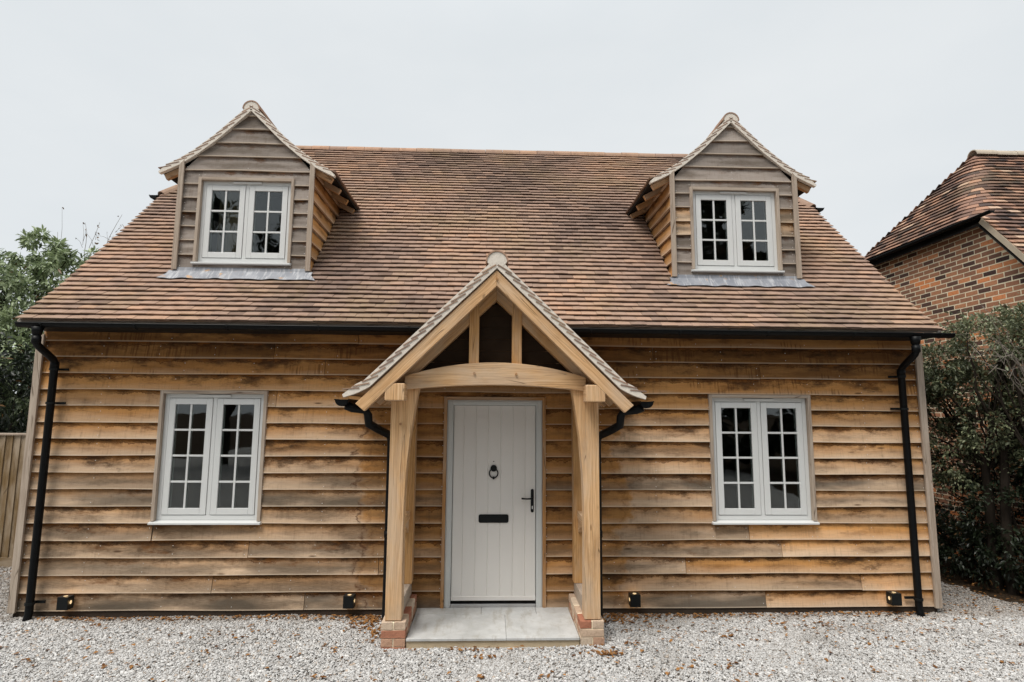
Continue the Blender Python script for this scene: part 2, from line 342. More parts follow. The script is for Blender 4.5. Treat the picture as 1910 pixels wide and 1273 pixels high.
# ------------------------------------------------------------------ mesh builder
class MB:
    def __init__(s): s.v = []; s.f = []; s.c = []; s.u = []; s.mi = []
    def face(s, pts, c=(.5, .5, .5), uv=None, mi=0):
        n = len(s.v); s.v.extend([tuple(p) for p in pts]); s.f.append(tuple(range(n, n+len(pts))))
        s.c.append(c); s.u.append(uv if uv else [(p[0], p[2]) for p in pts]); s.mi.append(mi)
    def solid(s, verts, faces, c=None, L=None, mi=0):
        if c is None: c = (R.random(), R.random(), R.random())
        vs = [V(p) for p in verts]; n = len(s.v); s.v.extend([tuple(p) for p in vs])
        cen = sum(vs, V())/len(vs)
        if L is None:
            d = [max(p[i] for p in vs)-min(p[i] for p in vs) for i in range(3)]; L = V((0, 0, 0)); L[d.index(max(d))] = 1
        L = V(L).normalized(); ou = c[0]*9
        for f in faces:
            P = [vs[i] for i in f]; nn = V()
            for i in range(len(P)): nn += (P[i]-cen).cross(P[(i+1) % len(P)]-cen)
            if nn.length > 1e-12: nn.normalize()
            if abs(nn.dot(L)) > .8:
                A = V((0, 0, 1)) if abs(nn.z) < .8 else V((1, 0, 0)); Wd = nn.cross(A); uv = [(p.dot(A)+ou, p.dot(Wd)*1.0) for p in P]
            else:
                Wd = nn.cross(L); uv = [(p.dot(L)+ou, p.dot(Wd)) for p in P]
            s.f.append(tuple(n+i for i in f)); s.c.append(c); s.u.append(uv); s.mi.append(mi)
    def box(s, x0, x1, y0, y1, z0, z1, c=None, L=None, mi=0):
        vs = [(x, y, z) for z in (z0, z1) for y in (y0, y1) for x in (x0, x1)]
        s.solid(vs, BF, c, L, mi)
    def beam(s, p0, p1, w_, h, up=(0, 0, 1), c=None, mi=0):
        p0 = V(p0); p1 = V(p1); L = (p1-p0).normalized(); sd_ = L.cross(V(up)).normalized(); u = sd_.cross(L)
        vs = [p + sd_*a*w_/2 + u*b*h/2 for p in (p0, p1) for b in (-1, 1) for a in (-1, 1)]
        s.solid(vs, [(0, 2, 3, 1), (4, 5, 7, 6), (0, 1, 5, 4), (2, 6, 7, 3), (0, 4, 6, 2), (1, 3, 7, 5)], c, L, mi)
    def prism(s, poly, y0, y1, c=None, L=None, axis='y', mi=0):
        n = len(poly)
        f = {'y': lambda a, b, d: (a, d, b), 'x': lambda a, b, d: (d, a, b), 'z': lambda a, b, d: (a, b, d)}[axis]
        vs = [f(a, b, y0) for a, b in poly]+[f(a, b, y1) for a, b in poly]
        fs = [tuple(range(n)), tuple(range(2*n-1, n-1, -1))]+[(i, n+i, n+(i+1) % n, (i+1) % n) for i in range(n)]
        s.solid(vs, fs, c, L, mi)
    def tube(s, pts, r, n=10, c=None, caps=True, mi=0, half=None):
        pts = [V(p) for p in pts]; rs = r if isinstance(r, (list, tuple)) else [r]*len(pts)
        if c is None: c = (R.random(), R.random(), R.random())
        b = len(s.v); ref = None; ln = 0
        for i, p in enumerate(pts):
            t = (pts[min(i+1, len(pts)-1)]-pts[max(i-1, 0)]).normalized()
            if ref is None: ref = V((0, 0, 1)) if abs(t.z) < .9 else V((0, 1, 0))
            a = t.cross(ref).normalized(); q = a.cross(t); ref = q
            for k in range(n):
                th = 2*math.pi*k/n; s.v.append(tuple(p+(a*math.cos(th)+q*math.sin(th))*rs[i]))
        for i in range(len(pts)-1):
            d = (pts[i+1]-pts[i]).length
            for k in range(n):
                k2 = (k+1) % n
                s.f.append((b+i*n+k, b+i*n+k2, b+(i+1)*n+k2, b+(i+1)*n+k)); s.c.append(c); s.mi.append(mi)
                s.u.append([(ln, k/n*.3), (ln, (k+1)/n*.3), (ln+d, (k+1)/n*.3), (ln+d, k/n*.3)])
            ln += d
        if caps:
            for o, rev in ((0, 1), ((len(pts)-1)*n, 0)):
                idx = [b+o+k for k in range(n)]; idx = idx[::-1] if rev else idx
                s.f.append(tuple(idx)); s.c.append(c); s.mi.append(mi); s.u.append([(0, 0)]*n)
    def build(s, name, mat, parent=None, bevel=0, smooth=False):
        me = bpy.data.meshes.new(name); me.from_pydata(s.v, [], s.f); 
        cnt = [len(f) for f in s.f]
        ca = me.color_attributes.new('tone', 'FLOAT_COLOR', 'CORNER')
        arr = np.ones((sum(cnt), 4), np.float32); arr[:, :3] = np.repeat(np.array(s.c, np.float32), cnt, axis=0)
        ca.data.foreach_set('color', arr.ravel())
        ul = me.uv_layers.new(name='uv'); ul.data.foreach_set('uv', np.array([q for u in s.u for q in u], np.float32).ravel())
        for mt in (mat if isinstance(mat, (list, tuple)) else [mat]): me.materials.append(mt)
        if isinstance(mat, (list, tuple)): me.polygons.foreach_set('material_index', s.mi)
        if smooth:
            me.polygons.foreach_set('use_smooth', [True]*len(me.polygons))
        me.update(); o = bpy.data.objects.new(name, me); COL.objects.link(o)
        if parent: o.parent = parent
        if bevel:
            md = o.modifiers.new('bevel', 'BEVEL'); md.width = bevel; md.segments = 2; md.limit_method = 'ANGLE'; md.angle_limit = math.radians(40)
        return o
BF = [(0, 1, 3, 2)[::-1], (4, 5, 7, 6), (0, 1, 5, 4), (1, 3, 7, 5), (3, 2, 6, 7), (2, 0, 4, 6)]

def tag(o, label=None, cat=None, group=None, kind=None):
    if label: o['label'] = label
    if cat: o['category'] = cat
    if group: o['group'] = group
    if kind: o['kind'] = kind
    return o
def empty(name, loc=(0, 0, 0)):
    o = bpy.data.objects.new(name, None); COL.objects.link(o); o.location = loc; o.empty_display_size = .2; return o
def raw_mesh(name, verts, quads, tone, mat, parent=None, smooth=False):
    """fast path: verts (n,3), quads (m,4), tone (m,3)"""
    me = bpy.data.meshes.new(name); n, q = len(verts), len(quads)
    me.vertices.add(n); me.vertices.foreach_set('co', np.asarray(verts, np.float32).ravel())
    me.loops.add(q*4); me.loops.foreach_set('vertex_index', np.asarray(quads, np.int32).ravel())
    me.polygons.add(q); me.polygons.foreach_set('loop_start', np.arange(0, q*4, 4, dtype=np.int32))
    try: me.polygons.foreach_set('loop_total', np.full(q, 4, np.int32))
    except Exception: pass
    me.update(calc_edges=True)
    ca = me.color_attributes.new('tone', 'FLOAT_COLOR', 'CORNER')
    arr = np.ones((q*4, 4), np.float32); arr[:, :3] = np.repeat(np.asarray(tone, np.float32), 4, axis=0)
    ca.data.foreach_set('color', arr.ravel())
    if smooth: me.polygons.foreach_set('use_smooth', np.ones(q, bool))
    me.materials.append(mat); me.validate()
    o = bpy.data.objects.new(name, me); COL.objects.link(o)
    if parent: o.parent = parent
    return o

# ------------------------------------------------------------------ dimensions (metres)
GZ = .04                                  # gravel level
XL, XR = -4.895, 4.793                    # outer edges of the front wall
ZB, EX = .10, .1729                       # lowest board, exposure
YE, ZE = -.356, 3.0265                    # tile edge at the eaves
T0, T1, KK, G = .7122, .7828, 7, .1       # sprocketed eaves pitch, main pitch
VL, VR = -4.855, 4.775
def roofp(s):
    a = min(s, KK*G); b = s-a
    return YE+a*math.cos(T0)+b*math.cos(T1), ZE+a*math.sin(T0)+b*math.sin(T1)
YK, ZK = roofp(KK*G)
def zroof(y): return ZK+(y-YK)*math.tan(T1) if y > YK else ZE+(y-YE)*math.tan(T0)
def yroof(z): return YK+(z-ZK)/math.tan(T1) if z > ZK else YE+(z-ZE)/math.tan(T0)
NC = 52
YRG, ZRG = roofp(NC*G+.04)
ZH = roofp(32*G)[1]; HT = math.tan(math.radians(55))
DZB, DZA, DZE, DYF, DYO = 3.769, 5.729, 4.917, .390, .366
DORM = [(-3.771, -2.179), (2.108, 3.689)]
DPROF = [(1.025, -.812), (.90, -.752), (.777, -.688), (.60, -.565), (.378, -.378), (0, 0)]   # underside of the dormer roof, from eave to apex

# ------------------------------------------------------------------ weatherboards
def wob(seed):
    r = random.Random(seed); a = [(r.uniform(.6, 5), r.uniform(0, 6.3), r.uniform(.2, 1)) for _ in range(4)]
    return lambda x: sum(k*math.sin(f*x+p) for f, p, k in a)/2
def board(mb, O, A, Nn, l0, l1, z0, z1, e, tone, t0=None, t1=None, zoff=0, wig=.0048, nails=None):
    """one feather-edged board from l0..l1 along A, showing z0..z1 of a board whose foot is at z0-zoff; t0/t1 ends at its top"""
    O = V(O); A = V(A); Nn = V(Nn); t0 = l0 if t0 is None else t0; t1 = l1 if t1 is None else t1
    if l1-l0 < .01: return
    n = max(1, int((l1-l0)/.11)); w1 = wob(R.random()); w2 = wob(R.random()); ou = R.uniform(0, 30)
    H = e+.025; th = lambda z: -.030*(z/H)          # front face leans back towards the top
    cols = []
    for i in range(n+1):
        q = i/n; lb = l0+(l1-l0)*q; lt = t0+(t1-t0)*q
        wz = w1(lb)*wig if zoff == 0 else 0; wy = w2(lb)*.0022
        zb, zt = zoff, zoff+(z1-z0)
        P = lambda l, z, d, dz: O+A*l+Nn*d+V((0, 0, z0-zoff+z+dz))
        cols.append((P(lb, zb, th(zb)+wy, wz), P(lt, zt, th(zt)+wy, 0), P(lt, zt, th(zt)-.007+min(0, wy)*0, 0), P(lb, zb, -.0262, wz), lb, lt))
    for a, b in zip(cols, cols[1:]):
        vv0, vv1 = zoff/e, (zoff+z1-z0)/e
        mb.face([a[0], b[0], b[1], a[1]], tone, [(a[4]+ou, vv0), (b[4]+ou, vv0), (b[5]+ou, vv1), (a[5]+ou, vv1)])
        mb.face([a[3], b[3], b[0], a[0]], tone, [(a[4]+ou, vv0), (b[4]+ou, vv0), (b[4]+ou, vv0+.08), (a[4]+ou, vv0+.08)])
        mb.face([a[2], a[1], b[1], b[2]], tone, [(a[4]+ou, .9)]*4)
    for q, fl in ((cols[0], 0), (cols[-1], 1)):
        f = [q[0], q[1], q[2], q[3]]; mb.face(f[::-1] if fl else f, tone, [(q[4]+ou, 0), (q[4]+ou, 1), (q[4]+.02+ou, 1), (q[4]+.02+ou, 0)])
    if nails is not None:
        k = max(1, int((l1-l0)/.6)); xs = [l0+.03+(l1-l0-.06)*i/k for i in range(k+1)]
        for l in xs:
            for zz in (.035, .12):
                if zoff < zz < zoff+z1-z0-.01 and R.random() < .8:
                    p = O+A*(l+R.uniform(-.006, .006))+Nn*(th(zz)+.0032)+V((0, 0, z0-zoff+zz+R.uniform(-.006, .006)))
                    nails.append((p, A, Nn))

def nail_mesh(ns, parent):
    mb = MB()
    for p, A, Nn in ns:
        r = .0046; mb.face([p+A*r*math.cos(a)+V((0, 0, 1))*r*math.sin(a) for a in [i*math.pi/3 for i in range(6)]], (.5, .5, .5))
    return tag(mb.build('nail', M['nail'], parent), kind='stuff')

# ------------------------------------------------------------------ tiles
def tiles(mb, Pf, U, n, rng, w_=.165, g=G, tone=None, h0=.012, mi=0, keep=None, tl=.15):
    U = V(U).normalized()
    for k in range(n):
        a = V(Pf(k*g)); b = V(Pf((k+1)*g)); Sv = (b-a).normalized(); Nv = U.cross(Sv)
        if Nv.z < 0: Nv = -Nv
        ww = wob(R.random())
        for (u0, u1) in rng(k):
            if u1-u0 < .02: continue
            x = u0-(w_/2 if k % 2 else 0)
            while x < u1:
                c0, c1 = max(x+.0015, u0), min(x+w_-.0015, u1); xm = x+w_/2; x += w_
                if c1-c0 < .02: continue
                if keep and not keep(k, (c0+c1)/2): continue
                d = R.uniform(-.004, .004)+ww(xm)*.002; h = h0+.027+ww(xm*1.3)*.002+R.uniform(-.0025, .0025); tk = .012
                tw = R.uniform(-.0022, .0022); l = tl
                tn = tone(k, xm) if tone else (min(1, max(0, R.gauss(.5, .22))), R.random(), R.random())
                cm = (c0+c1)/2; cb = R.uniform(.0, .0022)
                def P(u, s, hh): return a+U*u+Sv*(s)+Nv*hh
                sl_ = .235*l
                T = [P(c0, d+tw, h), P(cm, d, h+cb), P(c1, d-tw, h)]; Hd = [P(c0, l, h-sl_), P(cm, l, h-sl_+cb), P(c1, l, h-sl_)]
                B = [P(c0, d+tw, h-tk), P(cm, d, h-tk+cb), P(c1, d-tw, h-tk)]; HB = [P(c0, l, h-sl_-tk), P(c1, l, h-sl_-tk)]
                for i in (0, 1):
                    mb.face([T[i], T[i+1], Hd[i+1], Hd[i]], tn, mi=mi); mb.face([B[i], B[i+1], T[i+1], T[i]], tn, mi=mi)
                mb.face([B[0], T[0], Hd[0], HB[0]], tn, mi=mi); mb.face([T[2], B[2], HB[1], Hd[2]], tn, mi=mi)
                mb.face([B[0], HB[0], HB[1], B[2]], tn, mi=mi)
def deck(mb, Pf, U, n, rng, mi=1, th=.018, g=G, c=(.3, .3, .3)):
    U = V(U).normalized()
    for k in range(n):
        a = V(Pf(k*g)); b = V(Pf((k+1)*g)); Sv = (b-a).normalized(); Nv = U.cross(Sv)
        if Nv.z < 0: Nv = -Nv
        for (u0, u1) in rng(k):
            vs = [p+U*u+Nv*h for h in (-th, 0) for p, u in ((a, u0), (a, u1), (b, u1), (b, u0))]
            mb.solid(vs, [(0, 3, 2, 1), (4, 5, 6, 7), (0, 1, 5, 4), (1, 2, 6, 5), (2, 3, 7, 6), (3, 0, 4, 7)], c, U, mi)
def ridge_tiles(mb, p0, p1, r, ln, tone=None, seg=9, drop=.0, over=.5):
    p0 = V(p0); p1 = V(p1); L_ = (p1-p0); tot = L_.length; L_.normalize(); sd_ = L_.cross(V((0, 0, 1))).normalized(); u = sd_.cross(L_)
    n = max(1, round(tot/ln)); ln = tot/n
    for i in range(n):
        a = p0+L_*(i*ln+.003); b = p0+L_*((i+1)*ln-.003); dz = R.uniform(-.004, .004); tn = tone() if tone else (R.uniform(.5, .95), R.random()*.6, R.random())
        th0 = -math.pi*(over-.5)*.5
        ang = [th0+(math.pi-2*th0)*k/seg for k in range(seg+1)]
        for rr in (r,):
            pa = [a+sd_*math.cos(t)*rr+u*(math.sin(t)*rr+dz) for t in ang]; pb = [b+sd_*math.cos(t)*rr+u*(math.sin(t)*rr+dz) for t in ang]
            qa = [a+sd_*math.cos(t)*(rr-.014)+u*(math.sin(t)*(rr-.014)+dz) for t in ang]; qb = [b+sd_*math.cos(t)*(rr-.014)+u*(math.sin(t)*(rr-.014)+dz) for t in ang]
        for k in range(seg):
            mb.face([pa[k+1], pb[k+1], pb[k], pa[k]], tn); mb.face([qa[k], qb[k], qb[k+1], qa[k+1]], tn)
            mb.face([pa[k], qa[k], qa[k+1], pa[k+1]], tn); mb.face([pb[k+1], qb[k+1], qb[k], pb[k]], tn)
        for k in (0, seg): mb.face([pa[k], pb[k], qb[k], qa[k]], tn)

# ================================================================== GROUND
def ground():
    mb = MB(); mb.face([(-400, -400, 0), (400, -400, 0), (400, 400, 0), (-400, 400, 0)])
    tag(mb.build('ground', M['soil']), kind='structure')
    # gravel drive sheet
    mb = MB(); Z = GZ-.012
    mb.face([(-14, -30, Z), (12, -30, Z), (6.6, -2.5, Z), (6.05, -.5, Z), (5.88, .3, Z), (5.62, 1.15, Z), (5.35, 2.2, Z), (5.2, 6, Z), (4.6, 6, Z), (4.6, .2, Z), (-4.7, .2, Z), (-4.7, 6, Z), (-14, 6, Z)])
    tag(mb.build('gravel_drive', M['bed']), kind='structure')
ground()

def inside_drive(x, y):
    # right-hand edge of the gravel
    e = np.interp(y, [-2.5, -.5, .3, 1.15, 2.2, 4], [6.6, 6.05, 5.88, 5.62, 5.35, 5.2])
    e = e+.05*np.sin(y*9)+.04*np.sin(y*23+1)
    ok = (x < e) & ((y < .03) | (x < XL-.0) | (x > XR+.0))
    ok &= ~((abs(x) < 1.015) & (y > -.825))
    return ok
def gravel():
    rg = np.random.default_rng(3)
    def pts(n, x0, x1, y0, y1):
        p = np.stack([rg.uniform(x0, x1, n), rg.uniform(y0, y1, n)], 1); return p
    A = [pts(190000, -5.2, 6.2, -1.85, .03), pts(75000, -6.2, 6.6, -3.0, -1.85), pts(16000, -8.2, -4.9, -.3, 1.95), pts(14000, 4.7, 5.95, 0, 3.2), pts(8000, -6.6, -5.2, -1.2, .1)]
    P = np.concatenate(A); P = P[inside_drive(P[:, 0], P[:, 1])]; n = len(P)
    sz = rg.gamma(4, .00125, n)+.0020; sz = np.clip(sz, .003, .018)
    base = np.array([(x, y, z) for z in (-1, 1) for y in (-1, 1) for x in (-1, 1)], float)
    sc = np.stack([sz*rg.uniform(.8, 1.35, n), sz*rg.uniform(.6, 1.0, n), sz*rg.uniform(.4, .75, n)], 1)
    v = base[None]*(1+rg.uniform(-.38, .25, (n, 8, 3)))*sc[:, None, :]
    # pinch the top
    v[:, 4:, :2] *= rg.uniform(.5, .95, (n, 1, 1))
    a = rg.uniform(0, 2*np.pi, n); tl = rg.uniform(-.5, .5, n)
    ct, st = np.cos(tl)[:, None], np.sin(tl)[:, None]
    y2 = v[:, :, 1]*ct-v[:, :, 2]*st; z2 = v[:, :, 1]*st+v[:, :, 2]*ct
    ca, sa = np.cos(a)[:, None], np.sin(a)[:, None]
    x3 = v[:, :, 0]*ca-y2*sa; y3 = v[:, :, 0]*sa+y2*ca
    und = .006*np.sin(P[:, 0]*2.1+P[:, 1]*1.3)+.005*np.sin(P[:, 0]*5.3-P[:, 1]*4)
    zc = GZ-.008+rg.uniform(0, 1, n)**1.5*.011+und
    vv = np.stack([x3+P[:, 0:1], y3+P[:, 1:2], z2+zc[:, None]], 2).reshape(-1, 3)
    q = np.array(BF); quads = (np.arange(n)[:, None, None]*8+q[None]).reshape(-1, 4)
    tn = np.stack([np.clip(rg.normal(.55, .27, n), 0, 1), rg.uniform(0, 1, n), rg.uniform(0, 1, n)], 1)
    o = raw_mesh('gravel', vv, quads, np.repeat(tn, 6, axis=0), M['stone'])
    tag(o, kind='structure')
gravel()

def litter():
    rg = np.random.default_rng(11); pts = []
    def add(n, fx, fy):
        for _ in range(n): pts.append((fx(), fy()))
    u = rg.uniform; nm = rg.normal
    add(760, lambda: u(-4.6, 4.6), lambda: -abs(nm(0, .055))-.02)
    add(170, lambda: nm(-1.22, .13), lambda: -abs(nm(.18, .14)))
    add(150, lambda: nm(1.28, .16), lambda: -abs(nm(.12, .13)))
    add(60, lambda: nm(-1.12, .05), lambda: nm(-.45, .18))
    add(200, lambda: u(-5.2, 6), lambda: u(-1.7, -.05))
    for _ in range(75):
        px_, py_ = u(-4.8, 5.5), u(-1.65, -.1); add(int(u(2, 8)), lambda: nm(px_, .045), lambda: nm(py_, .02))
    add(120, lambda: nm(2.6, 1.1), lambda: nm(-.45, .2))
    add(60, lambda: nm(-2.2, .8), lambda: nm(-.5, .25))
    add(45, lambda: u(-.8, 1.1), lambda: nm(-.87, .03))
    add(55, lambda: nm(1.0, .07), lambda: nm(-1.0, .035))
    add(380, lambda: u(5.35, 6.6), lambda: u(-.9, 2.6))
    add(70, lambda: nm(4.9, .3), lambda: nm(.05, .2))
    add(40, lambda: u(-6.6, -5.2), lambda: u(1.3, 1.85))
    vs, qs, tn = [], [], []
    for x, y in pts:
        if y > -.82 and abs(x) < 1.0: continue
        if y > -.015 and XL-.05 < x < XR+.05: continue
        l = u(.011, .026); w_ = l*u(.45, .7); a = u(0, 6.28); ca, sa = math.cos(a), math.sin(a); cu = u(.1, .9)*l; zt = u(-.3, .3)
        z = GZ+.004+u(0, .014)+.006*math.sin(x*2.1+y*1.3)
        b = len(vs)
        for (p, q, h) in ((-l, 0, .3), (-.3*l, w_, 1), (-.2*l, 0, 0), (-.3*l, -w_, .8), (.5*l, w_*.7, 1), (.5*l, -w_*.7, .7), (l, 0, .5)):
            vs.append((x+p*ca-q*sa, y+p*sa+q*ca, z+h*cu*.55+p*zt))
        qs += [(b, b+3, b+2, b+1), (b+1, b+2, b+6, b+4), (b+2, b+3, b+5, b+6)]; t = (u(0, 1), u(0, 1), 0); tn += [t]*3
    tag(raw_mesh('fallen_leaves', vs, qs, tn, M['litter']), 'curled brown autumn leaves littering the pale gravel and the wall foot', 'leaf litter', kind='stuff')
litter()

# ================================================================== COTTAGE
cot = empty('timber_cottage', (0, 0, GZ))
COT = tag(cot, 'oak weatherboarded cottage with clay tiled roof and two gabled dormers', 'cottage')
def P_(o): o.parent = cot; o.location.z -= GZ; return o
def part(mb, name, mat, **k):
    o = mb.build(name, mat, None, **k); return P_(o)
def sub(mb, name, mat, par, **k):
    return mb.build(name, mat, par, **k)

WINS = [(-3.5305, -2.478, .992, 2.309), (2.391, 3.459, .992, 2.309)]
DOOR = (-.5134, .5167, .112, 2.264)
def cut(l0, l1, z0, z1, holes):
    """split the board rectangle by the openings -> list of (l0,l1,z0,z1)"""
    out = [(l0, l1, z0, z1)]
    for hx0, hx1, hz0, hz1 in holes:
        nx = []
        for a, b, c, d in out:
            if b <= hx0 or a >= hx1 or d <= hz0 or c >= hz1: nx.append((a, b, c, d)); continue
            if a < hx0: nx.append((a, hx0, c, d))
            if b > hx1: nx.append((hx1, b, c, d))
            m0, m1 = max(a, hx0), min(b, hx1)
            if c < hz0: nx.append((m0, m1, c, hz0))
            if d > hz1: nx.append((m0, m1, hz1, d))
        out = nx
    return out
def front_wall():
    mb = MB(); nails = []
    holes = [(a-.01, b+.01, c-.03, d+.015) for a, b, c, d in WINS]+[(DOOR[0]-.01, DOOR[1]+.01, 0, DOOR[3]+.012)]
    joints = {0: [-1.95, .0, 2.9], 1: [-2.9, 3.95], 2: [-1.2, 2.05], 3: [-2.55, 3.1], 4: [-3.55, -.3, 2.75], 5: [.2], 10: [-.1], 12: [-2.35, 1.2], 13: [-1.33, 1.0], 14: [-1.85, 2.95], 15: [-2.4, .9, 1.75], 16: [-1.5]}
    R2 = random.Random(5)
    for k in range(17):
        z0 = ZB+k*EX; js = [XL+.055]+joints.get(k, [])+[XR-.055]
        if k in (5, 6, 7, 8, 9, 11): js = [XL+.055, R2.uniform(-.2, .2), XR-.055]
        for a, b in zip(js, js[1:]):
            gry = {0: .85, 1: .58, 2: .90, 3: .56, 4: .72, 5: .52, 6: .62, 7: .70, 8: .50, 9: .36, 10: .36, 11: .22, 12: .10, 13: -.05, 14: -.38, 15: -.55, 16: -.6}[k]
            if 3 <= k <= 12: gry += .10
            if a > .3: gry -= {0: .44, 1: .34, 2: .72, 4: .48, 7: .5}.get(k, .34)
            if k == 4 and a > XL+.1: gry -= .2
            stn = R2.uniform(.1, 1) if k < 13 else R2.uniform(.7, 1.2)  # top rows: real brown stain, with eaves shade put into the tone
            tone = (R2.random(), gry+R2.uniform(-.20, .16), stn)
            ins = .002 if a > XL+.1 else 0
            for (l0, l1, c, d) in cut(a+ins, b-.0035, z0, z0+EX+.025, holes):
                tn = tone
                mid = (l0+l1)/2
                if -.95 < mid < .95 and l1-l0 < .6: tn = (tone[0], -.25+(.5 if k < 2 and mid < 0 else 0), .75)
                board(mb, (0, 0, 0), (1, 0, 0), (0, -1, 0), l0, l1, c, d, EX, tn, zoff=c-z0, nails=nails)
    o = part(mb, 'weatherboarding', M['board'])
    tag(o, 'horizontal oak boards stained dark under each lap')
    P_(nail_mesh(nails, None)).parent = cot
    # structural wall behind the boards
    mb = MB(); c = (.5, .5, .5)
    xs = [XL+.02, WINS[0][0], WINS[0][1], DOOR[0], DOOR[1], WINS[1][0], WINS[1][1], XR-.02]
    for i in (0, 2, 4, 6): mb.box(xs[i], xs[i+1], .036, .19, .02, 2.95, c)
    for (a, b, z0, z1) in WINS: mb.box(a, b, .036, .19, .02, z0-.02, c); mb.box(a, b, .036, .19, z1, 2.95, c)
    mb.box(DOOR[0], DOOR[1], .036, .19, DOOR[3], 2.95, c); mb.box(DOOR[0], DOOR[1], .06, .19, .02, .11, c)
    # gable ends, boarded outside (profile up to the half hips)
    for x0, x1 in ((XL+.02, XL+.16), (XR-.16, XR-.02)):
        yb = 2*YRG-.1
        mb.prism([(.192, .02), (yb, .02), (yb, 2.9), (2*YRG-yroof(ZH-.1), ZH-.1), (yroof(ZH-.1), ZH-.1), (.192, zroof(.192)-.08)], x0, x1, c, axis='x')
    mb.box(XL+.02, XR-.02, 2*YRG-.25, 2*YRG-.1, .02, 2.9, c)
    part(mb, 'wall', M['plaster'])
    mb = MB()
    for sx, xo in ((-1, XL+.012), (1, XR-.012)):
        for k in range(29):
            z0 = ZB+k*EX; zt = z0+EX
            y0 = .03 if zt < zroof(.03)-.1 else yroof(zt+.12); y1 = 2*YRG-.05 if zt < 2.8 else 2*YRG-yroof(zt+.12)
            if y1-y0 < .2 or z0 > ZH-.2: break
            board(mb, (xo, 0, 0), (0, 1, 0), (sx, 0, 0), y0, y1, z0, z0+EX+.025, EX, (R.random(), .55, .4))
    part(mb, 'side_cladding', M['board'])
    # plinth, dark, recessed under the boards
    mp_ = m_plain('damp_timber', (.05, .037, .028), .9, .1, .4, 9, .5)
    for a, b in ((XL+.03, -1.01), (1.01, XR-.03)):
        mb = MB(); mb.box(a, b, .012, .034, 0, ZB+.02, (.2, .5, .5)); part(mb, 'plinth', mp_)
    # interior: floors, partitions
    mb = MB(); mb.box(XL+.17, XR-.17, .2, 6.4, .05, .10, c); mb.box(XL+.17, XR-.17, .2, 6.4, 2.62, 2.72, c)
    mb.box(XL+.17, XR-.17, 3.4, 3.5, .101, 2.619, c); mb.box(-.9, -.82, .2, 3.39, .101, 2.619, c); mb.box(.95, 1.03, .2, 3.39, .101, 2.619, c)
    mb.box(XL+.9, XR-.9, 2.9, 3.0, 2.721, 5.6, c)
    part(mb, 'interior_wall', M['plaster'])
front_wall()

def corner_boards():
    for x0, sx in ((XL, 1), (XR, -1)):
        mb = MB(); x1 = x0+sx*.075
        a, b = min(x0, x1), max(x0, x1)
        mb.box(a, b, -.032, -.006, ZB-.01, 2.93, L=(0, 0, 1))
        part(mb, 'corner_board', M['trim'], bevel=.003)
corner_boards()

